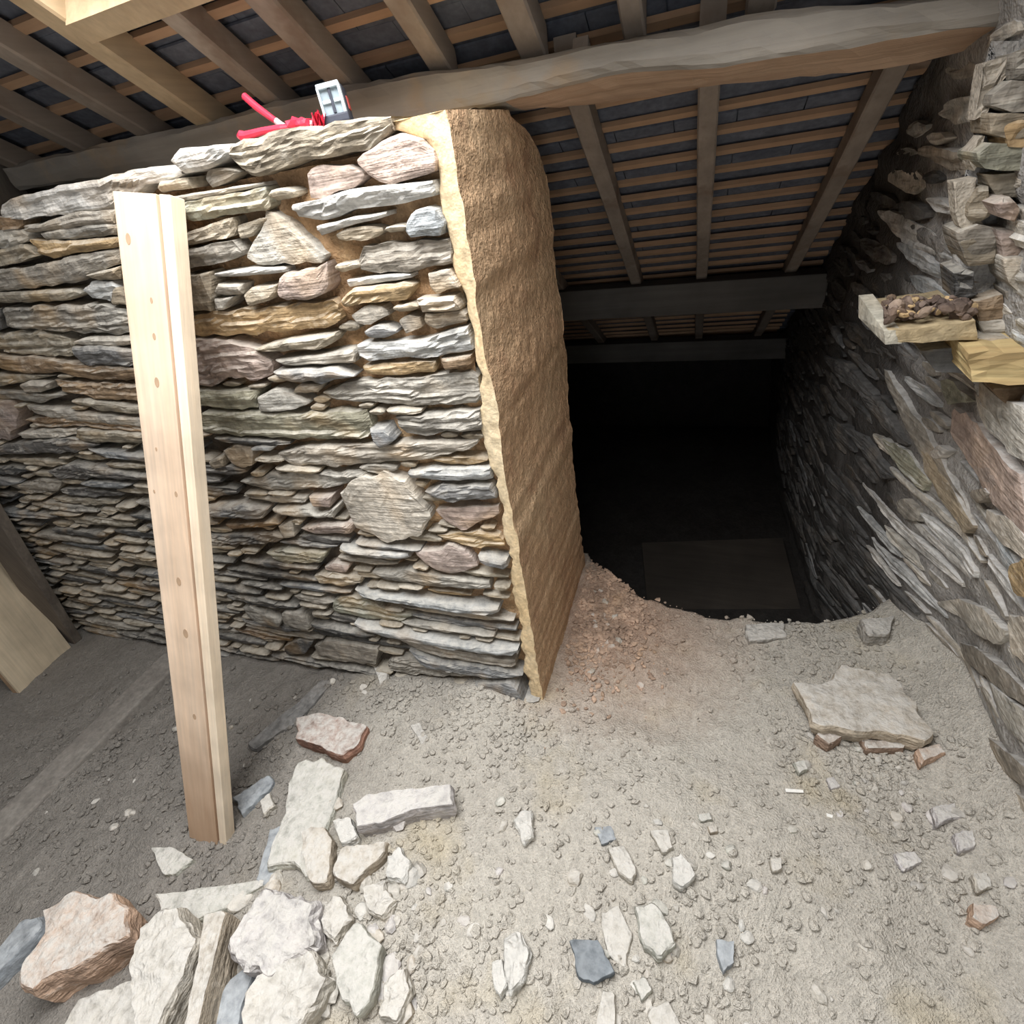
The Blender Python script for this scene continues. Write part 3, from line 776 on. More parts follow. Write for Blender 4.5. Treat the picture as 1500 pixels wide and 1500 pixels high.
# pale lime mortar smeared down the broken corner
for q, pp in enumerate(('1440,92 1482,80 1478,108 1454,135 1444,170 1424,178 1430,145', '1418,222 1440,196 1440,222 1426,250 1420,240', '1396,266 1432,262 1428,300 1442,332 1424,352 1402,322')):
    uv = [(p[0], p[2]) for p in (on_y(*[float(w) for w in t.split(',')], 1.165) for t in pp.split())]
    vs, fs = wall_stone_geo(uv, 0.002, 0.03, q + 90.3, 0.010, 1.2)
    link_mesh('lime_patch', wall_to_world(vs, 1.165), [f[::-1] for f in fs], M_LIME, rwall)
vs = []                                                    # rubble fill behind the stub stones
for i in range(24):
    for j in range(30):
        px, py = 1300 + (1560 - 1300) * i / 23, 60 + (700 - 60) * j / 29
        lim = np.interp(py, [60, 100, 200, 300, 400, 480, 560, 700], [1452, 1440, 1425, 1404, 1392, 1400, 1425, 1470])
        p = on_y(max(px, lim), py, 1.195 + 0.5 * max(0, lim - px) / 100 + 0.035 * mnoise.noise(Vector((i * .9, j * .9, 0))))
        vs.append(p)
link_mesh('rubble_fill', vs, [f[::-1] for f in grid_faces(24, 30)], M_MORTAR_R, rwall, smooth=True)

# ------------------------------------------------------------------ roof: rafters, battens, slates
roof = structure(empty('ceiling', (-1.5, 1.0, H)))
GA = 0.08; RD = 0.060                                      # batten gauge (plan), rafter depth (vertical)
YR = -0.85                                                 # ridge
rot = Matrix.Rotation(-SLOPE, 3, 'X')
def in_hole(x, y): return HX0 - 0.01 < x < HX1 + 0.01 and HY0 - 0.01 < y < HY1 + 0.01
def rafter(x, y0, y1, w, mat=M_RAFTER, d=RD, seed=0, name='rafter', drop=0.0, wob=1.0):
    r = random.Random(seed); vs = []; ns = max(4, int((y1 - y0) / 0.12))
    for i in range(ns + 1):
        y = y0 + (y1 - y0) * i / ns; dx = 0.004 * wob * mnoise.noise(Vector((y * 4, x * 9, 0))); ww = w * (1 + 0.06 * wob * mnoise.noise(Vector((y * 5, x * 3, 4))))
        zb = roofz(y) - drop + 0.003 * wob * mnoise.noise(Vector((y * 6, x, 7)))
        for (a, b) in ((-ww / 2 + .004, zb), (ww / 2 - .004, zb), (ww / 2, zb + .005), (ww / 2, zb + d + drop), (-ww / 2, zb + d + drop), (-ww / 2, zb + .005)): vs.append((x + dx + a, y, b))
    fs = []
    for i in range(ns):
        for k in range(6): fs.append([i * 6 + k, (i + 1) * 6 + k, (i + 1) * 6 + (k + 1) % 6, i * 6 + (k + 1) % 6])
    fs.append(list(range(6))); fs.append([ns * 6 + k for k in range(6)][::-1])
    return link_mesh(name, vs, fs, mat, roof)
# slope beyond the old beam
for i, x in enumerate((-0.655, -0.297, -0.017, 0.335)):
    rafter(x, 1.36, 3.9, 0.046, seed=i)
for i, x in enumerate((-1.0, -1.35, -1.7, -2.1, -2.5, -2.9, -3.3, -3.7)): rafter(x, 1.36, 3.9, 0.05, seed=20 + i)
# slope above the camera: rafters that stop on the beam
near = [(-0.352, 0.052), (-0.155, 0.040), (-0.545, 0.046), (-0.775, 0.056), (-0.965, 0.046), (-1.38, 0.048), (-1.62, 0.046), (-1.9, 0.05), (-2.25, 0.06), (-2.6, 0.06), (-3.0, 0.06), (-3.4, 0.06), (0.06, 0.05), (0.3, 0.05)]
for i, (x, w) in enumerate(near):
    rafter(x, HY1 + 0.03 if in_hole(x, 0.5) else YR, 1.36 if x < -0.7 else 1.33, w, seed=40 + i)
    if in_hole(x, 0.5): rafter(x, YR, HY0 - 0.03, w, seed=70 + i)
rafter(-1.172, YR, 1.37, 0.05, M_TRIM, RD, 90, 'trimmer_rafter', 0.012, 0.3)
rafter(HX1 + 0.02, YR, HY1 + 0.05, 0.045, M_TRIM, RD, 92, 'trimmer_rafter', 0.0, 0.3)
for yy in (HY1 + 0.03, HY0 - 0.03):
    bm = bmesh.new(); add_box(bm, ((HX0 + HX1) / 2, yy, roofz(yy, 0.025)), (HX1 - HX0 + 0.02, 0.045, 0.075), rot); bm_obj('trimmer_header', bm, M_TRIM, roof)
bm = bmesh.new(); add_box(bm, (-0.255, 1.318, roofz(1.318, -0.012)), (0.03, 0.045, 0.05), rot); bm_obj('wooden_cleat', bm, M_RAFTER, roof)
# battens, one piece each (cut at the opening)
by_list = [1.64 + GA * k * 1.03 for k in range(-31, 27)]
def batten(x0, x1, y):
    bm = bmesh.new(); r = random.Random(int(y * 1000)); 
    add_box(bm, ((x0 + x1) / 2, y + r.uniform(-.004, .004), roofz(y, RD + 0.006)), (x1 - x0, 0.021 + r.uniform(-.002, .002), 0.013), Matrix.Rotation(r.uniform(-.006, .006), 3, 'Z') @ rot)
    bm_obj('batten', bm, M_BATTEN, roof)
for y in by_list:
    xr = 0.46
    if HY0 - 0.02 < y < HY1 + 0.02: batten(-4.3, HX0, y); batten(HX1, xr, y)
    else: batten(-4.3, xr, y)
# slates: each one that can be picked out is a piece, the rest of the covering is one mesh
slate_me = {}
def slate_mesh(w):
    key = round(w, 3)
    if key not in slate_me:
        bm = bmesh.new(); add_box(bm, (0, 0, 0), (w, GA * 2.3 / math.cos(SLOPE), 0.005))
        me = bpy.data.meshes.new('slate'); bm.to_mesh(me); bm.free(); me.materials.append(M_ROOFSLATE); slate_me[key] = me
    return slate_me[key]
jv, jf = [], []; nsl = 0
cube_f = [[0, 1, 3, 2], [4, 6, 7, 5], [0, 4, 5, 1], [2, 3, 7, 6], [0, 2, 6, 4], [1, 5, 7, 3]]
for ri, y in enumerate(by_list):
    x = -4.3 - (0.07 if ri % 2 else 0.0)
    r = random.Random(ri)
    while x < 0.50:
        w = 0.15
        c = (x + w / 2, y + GA * 0.65, 0)
        if not (HY0 - 0.12 < y < HY1 - 0.02 and HX0 - 0.05 < c[0] < HX1 + .05):
            tilt = -SLOPE + 0.045
            loc = Vector((c[0], c[1], roofz(c[1], RD + 0.022 + 0.004 * (ri % 2)))); ro = Matrix.Rotation(r.uniform(-.008, .008), 3, 'Z') @ Matrix.Rotation(tilt, 3, 'X')
            vis = (0.92 < y < 1.44 and -2.35 < c[0] < 0.0) or (1.40 < y < 2.55 and -0.75 < c[0] < 0.45)
            if vis and nsl < 290:
                o = bpy.data.objects.new('slate', slate_mesh(w - 0.003)); col.objects.link(o); o.parent = roof
                o.location = loc - WLOC[roof.name]; o.rotation_euler = ro.to_euler(); nsl += 1
            else:
                b0 = len(jv)
                for a in (-1, 1):
                    for b in (-1, 1):
                        for d in (-1, 1):
                            jv.append((loc + ro @ Vector((a * (w - .003) / 2, b * GA * 1.15 / math.cos(SLOPE), d * .0025)))[:])
                jf += [[q + b0 for q in f] for f in cube_f]
        x += w
o = link_mesh('slate_covering', jv, jf, M_ROOFSLATE, roof); o['kind'] = 'stuff'
# unseen layer added above the slates to block stray light, with the skylight opening left open; second slope behind the camera
def slab(x0, x1, y0, y1, lift, name):
    vs = []
    for (xx, yy) in ((x0, y0), (x1, y0), (x1, y1), (x0, y1)):
        vs.append((xx, yy, roofz(yy, lift))); 
    for (xx, yy) in ((x0, y0), (x1, y0), (x1, y1), (x0, y1)): vs.append((xx, yy, roofz(yy, lift + 0.03)))
    return vs
jv, jf = [], []
for (a, b, c, d) in ((-4.5, HX0, YR, HY1), (HX1, 1.6, YR, HY1), (HX0, HX1, YR, HY0), (-4.5, 1.6, HY1, 4.6)):
    b0 = len(jv); jv += slab(a, b, c, d, 0.145, '')
    jf += [[q + b0 for q in f] for f in ([0, 3, 2, 1], [4, 5, 6, 7], [0, 1, 5, 4], [1, 2, 6, 5], [2, 3, 7, 6], [3, 0, 4, 7])]
link_mesh('light_block_layer', jv, jf, M_ROOFSLATE, roof)
zr = roofz(YR, 0.16)
jv = [(-4.5, YR, zr), (1.6, YR, zr), (1.6, -3.4, zr - 2.55 * TAN), (-4.5, -3.4, zr - 2.55 * TAN)]
structure(link_mesh('ceiling_back_slope', jv, [[0, 1, 2, 3]], M_RAFTER))

# ================================================================== THINGS
# old beam over the wall head and opening
TOPE = [(43, 233), (200, 200), (300, 180), (400, 147), (517, 125), (547, 118), (633, 103), (757, 88), (850, 67), (913, 56), (1020, 40), (1105, 16), (1255, 4), (1440, -12)]
BOTE = [(27, 277), (300, 245), (600, 178), (740, 150), (908, 106), (1047, 101), (1153, 83), (1287, 59), (1479, 37)]
LOWE = [(716, 171), (759, 165), (839, 155), (956, 140), (1047, 125), (1153, 115), (1287, 99), (1367, 85), (1479, 59)]
T3 = [on_y(a, b, 1.24) for a, b in TOPE]; O3 = [on_y(a, b, 1.24) for a, b in BOTE]; W3 = [on_y(a, b, 1.385) for a, b in LOWE]
bx = np.linspace(-1.93, 0.50, 90)
tz_ = np.interp(bx, [p[0] for p in T3], [p[2] for p in T3]); bz_ = np.interp(bx, [p[0] for p in O3], [p[2] for p in O3]); wz_ = np.interp(bx, [p[0] for p in W3], [p[2] for p in W3])
vs = []; K = 0
for i, x in enumerate(bx):
    t0, b0, w0 = tz_[i], bz_[i], min(wz_[i], bz_[i] - 0.006)
    if x < -0.45: w0 = b0 - 0.01
    n1 = lambda s: 0.004 * mnoise.noise(Vector((x * 7, s * 3.1, 1))) + 0.0025 * mnoise.noise(Vector((x * 30, s * 7.1, 2)))
    row = [(1.385, t0 - 0.01), (1.31, t0 + 0.004), (1.255, t0), (1.243, t0 - 0.008), (1.24, t0 * .66 + b0 * .34), (1.238, t0 * .33 + b0 * .67), (1.242, b0 + 0.006), (1.25, b0), (1.30, b0 * .65 + w0 * .35), (1.345, b0 * .3 + w0 * .7), (1.38, w0), (1.385, w0 + 0.02)]
    for k, (y, z) in enumerate(row): vs.append((x, y + n1(k + 0.3) * 1.3, z + n1(k + 9.5) * 1.3))
n = 12; fs = []; fm = []
for i in range(len(bx) - 1):
    for k in range(n):
        fs.append([i * n + k, i * n + (k + 1) % n, (i + 1) * n + (k + 1) % n, (i + 1) * n + k]); fm.append(0 if (k < 7 or k > 10 or bx[i] < -0.42) else 1)
fs.append(list(range(n))[::-1]); fs.append([(len(bx) - 1) * n + k for k in range(n)]); fm += [0, 0]
beam = link_mesh('roof_beam', vs, fs, M_BEAM, mats=[M_BEAM, M_BEAMFRESH], fmat=fm)
tag(beam, 'thick weathered grey-brown timber beam lying on the wall head across the opening', 'beam')
def purlin(y, dz, h, x0, x1, label):
    bm = bmesh.new(); add_box(bm, ((x0 + x1) / 2, y + 0.06, roofz(y + 0.04) - h / 2 + dz), (x1 - x0, 0.11, h), Matrix.Rotation(0.012, 3, 'Y'), 0.006)
    return tag(bm_obj('purlin_beam', bm, M_PURLIN), label, 'beam')
purlin(2.47, 0.0, 0.135, -2.4, 0.47, 'dark squared purlin carrying the rafters, nearest one inside the dark loft')
purlin(3.48, 0.0, 0.13, -2.4, 0.52, 'dark purlin deepest in the dark loft, barely visible')
bm = bmesh.new(); add_box(bm, (-2.02, 1.25, H + 0.10), (0.10, 0.10, 0.34), Matrix.Rotation(0.12, 3, 'Y'), 0.008)
tag(bm_obj('truss_post', bm, M_DARKWOOD), 'dark timber post end at the left end of the old beam', 'post')
# a panel lying in the dark loft
q = [on_z(940, 795, LOW + 0.12), on_z(1146, 788, LOW + 0.12), on_z(1176, 905, LOW + 0.02), on_z(950, 905, LOW + 0.02)]
vs = [tuple(p) for p in q] + [(p[0], p[1], p[2] - 0.03) for p in q]
tag(link_mesh('loft_panel', vs, [[3, 2, 1, 0], [4, 5, 6, 7], [0, 1, 5, 4], [1, 2, 6, 5], [2, 3, 7, 6], [3, 0, 4, 7]], wood_mat('dark_panel', (0.05, 0.042, 0.035), (0.04, 0.034, 0.028), 0)), 'dark flat panel lying on the lower floor beyond the opening', 'panel')  # panel in an even, very dark wood tone

# ------------------------------------------------------------------ long pine board leaning on the wall
def frame_obj(name, C, axes, size, mat, parent, bevel=0.0):
    bm = bmesh.new(); m3 = Matrix([axes[0], Vector(axes[2]).cross(Vector(axes[0])), axes[2]]).transposed()
    add_box(bm, (0, 0, 0), size, None, bevel)
    me = bpy.data.meshes.new(name); bm.to_mesh(me); bm.free(); me.materials.append(mat)
    o = bpy.data.objects.new(name, me); col.objects.link(o)
    o.rotation_euler = m3.to_euler(); o.location = Vector(C) - (WLOC[parent.name] if parent else Vector((0, 0, 0))); o.parent = parent
    return o
def under(child, part, C, axes):
    m3 = Matrix([axes[0], Vector(axes[2]).cross(Vector(axes[0])), axes[2]]).transposed()
    child.location = Vector(child.location) + WLOC[child.parent.name]; child.parent = part
    child.matrix_parent_inverse = (Matrix.Translation(Vector(C)) @ m3.to_4x4()).inverted() @ Matrix.Translation(Vector((0, 0, 0)))
zb = float(ground(-1.36, 0.31)) - 0.01
b0 = Vector(on_z(275, 1230, zb).tolist()); b1 = Vector(on_z(322, 1243, zb).tolist())
t0 = Vector(on_y(170, 288, 0.925).tolist()); t1 = Vector(on_y(222, 275, 0.925).tolist())
Lm = ((t0 + t1) / 2 - (b0 + b1) / 2); Ld = Lm.normalized()
Wd = ((b1 - b0) + (t1 - t0)); Wd = (Wd - Ld * Wd.dot(Ld)).normalized()
Nd = Wd.cross(Ld).normalized()                            # pointing at the camera side
if Nd.y > 0: Nd = -Nd
wb = 0.5 * ((b1 - b0).length + (t1 - t0).length) * 0.98
plank = empty('leaning_board', ((b0 + b1) / 2)[:])
tag(plank, 'long pale pine board with a routed groove leaning against the slate wall', 'board')
mid = (b0 + b1 + t0 + t1) / 4; th = 0.034
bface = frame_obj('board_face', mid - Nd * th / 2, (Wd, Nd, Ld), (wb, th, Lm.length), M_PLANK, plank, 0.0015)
frame_obj('groove', mid + Wd * (wb / 2 + 0.004) - Nd * (th / 2 + 0.007), (Wd, Nd, Ld), (0.009, th - 0.012, Lm.length), M_GROOVE, plank)
frame_obj('edge_strip', mid + Wd * (wb / 2 + 0.008 + 0.014) - Nd * (th / 2 + 0.001), (Wd, Nd, Ld), (0.028, th, Lm.length), M_SAWN, plank, 0.002)
under_list = []
for (px, py, r_) in ((188, 350, 0.009), (222, 440, 0.005), (230, 560, 0.009), (229, 658, 0.004), (258, 724, 0.006), (226, 720, 0.004), (262, 852, 0.010), (272, 928, 0.011), (226, 493, 0.006), (285, 1050, 0.008)):
    d = Vector(ray(px, py).tolist()); O = Vector(CAM.tolist()); s = (mid - O).dot(Nd) / d.dot(Nd); p = O + d * s + Nd * 0.0006
    vs = [(p + Wd * (r_ * 0.75 * math.cos(a)) + Ld * (r_ * 1.25 * math.sin(a)))[:] for a in np.linspace(0, 2 * math.pi, 12, endpoint=False)]
    vs += [(Vector(v) - Nd * 0.003)[:] for v in vs]
    kn = link_mesh('knot', vs, [list(range(12)), list(range(23, 11, -1))] + [[k, 12 + k, 12 + (k + 1) % 12, (k + 1) % 12] for k in range(12)], M_KNOT, plank)
    under_list.append(kn)
for kn in under_list: under(kn, bface, mid - Nd * th / 2, (Wd, Nd, Ld))

# ------------------------------------------------------------------ plywood sheet and dark board standing at the far left
zg = float(ground(-3.05, 0.75)) - 0.02
pb = Vector(on_z(105, 950, zg).tolist()); pf = Vector(on_z(35, 1022, zg).tolist())
up = Vector((-0.10, 0.06, 1.0)).normalized()
top_d = Vector(on_x(0, 812, pb.x - 0.06).tolist()) - pb; up = top_d.normalized()
ax = (pb - pf); wl = ax.length; ax = (ax - up * ax.dot(up)).normalized(); nn = ax.cross(up).normalized()
if nn.x < 0: nn = -nn
hp = 1.0
sheet = empty('plywood_sheet', ((pb + pf) / 2)[:]); tag(sheet, 'pale plywood sheet standing on the floor at the left edge', 'board')
cc = (pb + pf) / 2 + up * hp / 2
frame_obj('sheet_face', cc - nn * 0.006, (ax, nn, up), (wl, 0.012, hp), M_PLY, sheet)
frame_obj('sheet_edge', cc - nn * 0.024, (ax, nn, up), (wl, 0.022, hp), M_PLYEDGE, sheet)
d1 = Vector(on_y(0, 752, 0.93).tolist()); d2 = Vector(on_y(112, 934, 0.93).tolist()); dl = (d1 - d2).normalized(); da = Vector((1, 0, 0)); da = (da - dl * da.dot(dl)).normalized(); dn = da.cross(dl)
bm = bmesh.new(); m3 = Matrix([da, dn, dl]).transposed(); c0 = d2 + dl * 0.7 - da * 0.09
add_box(bm, c0, (0.18, 0.04, 1.5), m3, 0.004)
tag(bm_obj('dark_board', bm, M_DARKWOOD), 'dark old wooden board leaning on the wall behind the plywood sheet', 'board')

# floor joist half buried left of the leaning board
bm = bmesh.new(); js = []
for x0, y0, y1, dz, w, label in ((-2.26, -0.6, 0.93, 0.014, 0.13, 'old dusty floor joist half buried in the earth left of the leaning board'),):
    zj = float(ground(x0, 0.3)) + dz
    add_box(bm, (x0, (y0 + y1) / 2, zj - 0.05), (w, y1 - y0, 0.10), Matrix.Rotation(-0.01, 3, 'Z'), 0.008)
    tag(bm_obj('floor_joist', bm, earth_mat('dusty_joist', (0.27, 0.25, 0.225), (0.22, 0.20, 0.18), 6, 60, 0.5, 0.006)), label, 'joist')

# ------------------------------------------------------------------ loose stones on the floor
def resample(poly, n, jit, seed, size=0.1):
    P = [np.array(p, float) for p in poly]; L = [np.linalg.norm(P[(i + 1) % len(P)] - P[i]) for i in range(len(P))]; T = sum(L)
    out = []
    for k in range(n):
        d = T * k / n; i = 0
        while d > L[i]: d -= L[i]; i += 1
        p = P[i] + (P[(i + 1) % len(P)] - P[i]) * d / L[i]
        out.append(p)
    c = sum(out) / n
    return [c + (p - c) * (1 + jit * mnoise.noise(Vector((p[0] * 1.8 / size + seed, p[1] * 1.8 / size, seed * 1.9))) + 0.6 * jit * mnoise.noise(Vector((p[0] * 5 / size + seed, p[1] * 5 / size, seed * 1.9)))) for p in out], c
def rock_geo(px, th, lift, seed, rnd=0.12, jit=0.10, rough=0.5, tilt=(0, 0)):
    c0 = np.mean([on_z(a, b, 0.0) for a, b in px], 0)
    g = float(ground_full(c0[0], c0[1]))
    c0 = np.mean([on_z(a, b, g + th + lift) for a, b in px], 0); g = float(ground_full(c0[0], c0[1]))
    zt_ = g + th + lift
    top = [on_z(a, b, zt_)[:2] for a, b in px]
    size = max(np.linalg.norm(p - np.mean(top, 0)) for p in np.array(top))
    rough = rough * (0.55 if size > 0.07 else 0.85)
    n = int(min(72, max(26, size * 6.28 / 0.014))); ring, c = resample(top, n, jit, seed, size)
    if sum(ring[i][0] * ring[(i + 1) % n][1] - ring[(i + 1) % n][0] * ring[i][1] for i in range(n)) < 0: ring = ring[::-1]
    zb_ = g + lift - 0.012; hh = zt_ - zb_
    lev = [(0.93, zb_ - 0.02, n), (1.0, zb_ + 0.2 * hh, n), (1.03, zb_ + 0.45 * hh, n), (1.03, zb_ + 0.7 * hh, n), (1.0, zt_ - rnd * th, n), (1 - rnd * 0.45, zt_, n)]
    s_ = 1 - rnd * 0.45
    step = 6.28 / n
    while s_ - step > 0.12:
        s_ -= step; lev.append((s_, zt_ + 0.12 * rnd * size * (1 - s_), max(5, int(n * s_))))
    fr = 0.9 / size; vs = []; st_ = []
    for k, (s, z, cnt) in enumerate(lev):
        st_.append(len(vs))
        for i in range(cnt):
            f_ = i * n / cnt; i0 = int(f_) % n; p = ring[i0] + (ring[(i0 + 1) % n] - ring[i0]) * (f_ - int(f_))
            q = c + (p - c) * s
            P_ = Vector((q[0] * fr * 2.2 + seed, q[1] * fr * 2.2, z * fr * 2.2))
            n1 = mnoise.noise(P_); n2 = mnoise.noise(P_ * 2.7); n3 = mnoise.noise(P_ * 6.5); n4 = mnoise.cell(P_ * 3.1)
            dz = rough * size * (0.16 * n1 + 0.10 * n2 + 0.05 * n3 + 0.03 * n4) if k >= 4 else 0
            dr = rough * (0.16 * n1 + 0.12 * n2 + 0.07 * n3) if 0 < k < 6 else 0
            q = q + (p - c) * dr
            vs.append((q[0], q[1], z + dz))
    st_.append(len(vs)); vs.append((c[0], c[1], vs[-1][2])); fs = []
    for k in range(len(lev) - 1):
        A, B = lev[k][2], lev[k + 1][2]; i = j = 0
        while i < A or j < B:
            a_ = st_[k] + i % A; b_ = st_[k + 1] + j % B
            if j >= B or (i < A and (i + 1) / A <= (j + 1) / B): fs.append([a_, st_[k] + (i + 1) % A, b_]); i += 1
            else: fs.append([a_, st_[k + 1] + (j + 1) % B, b_]); j += 1
    m = lev[-1][2]
    for i in range(m): fs.append([st_[len(lev) - 1] + i, st_[len(lev) - 1] + (i + 1) % m, st_[-1]])
    fs.append(list(range(n))[::-1])
    return vs, fs
C = {'lil': (0.58, 0.55, 0.55), 'cre': (0.60, 0.56, 0.49), 'tan': (0.50, 0.43, 0.34), 'gre': (0.52, 0.52, 0.46), 'blu': (0.33, 0.36, 0.39), 'dsl': (0.16, 0.19, 0.22), 'red': (0.34, 0.19, 0.14), 'pin': (0.60, 0.42, 0.31), 'gry': (0.47, 0.445, 0.405), 'drk': (0.17, 0.165, 0.16), 'whi': (0.70, 0.69, 0.65)}
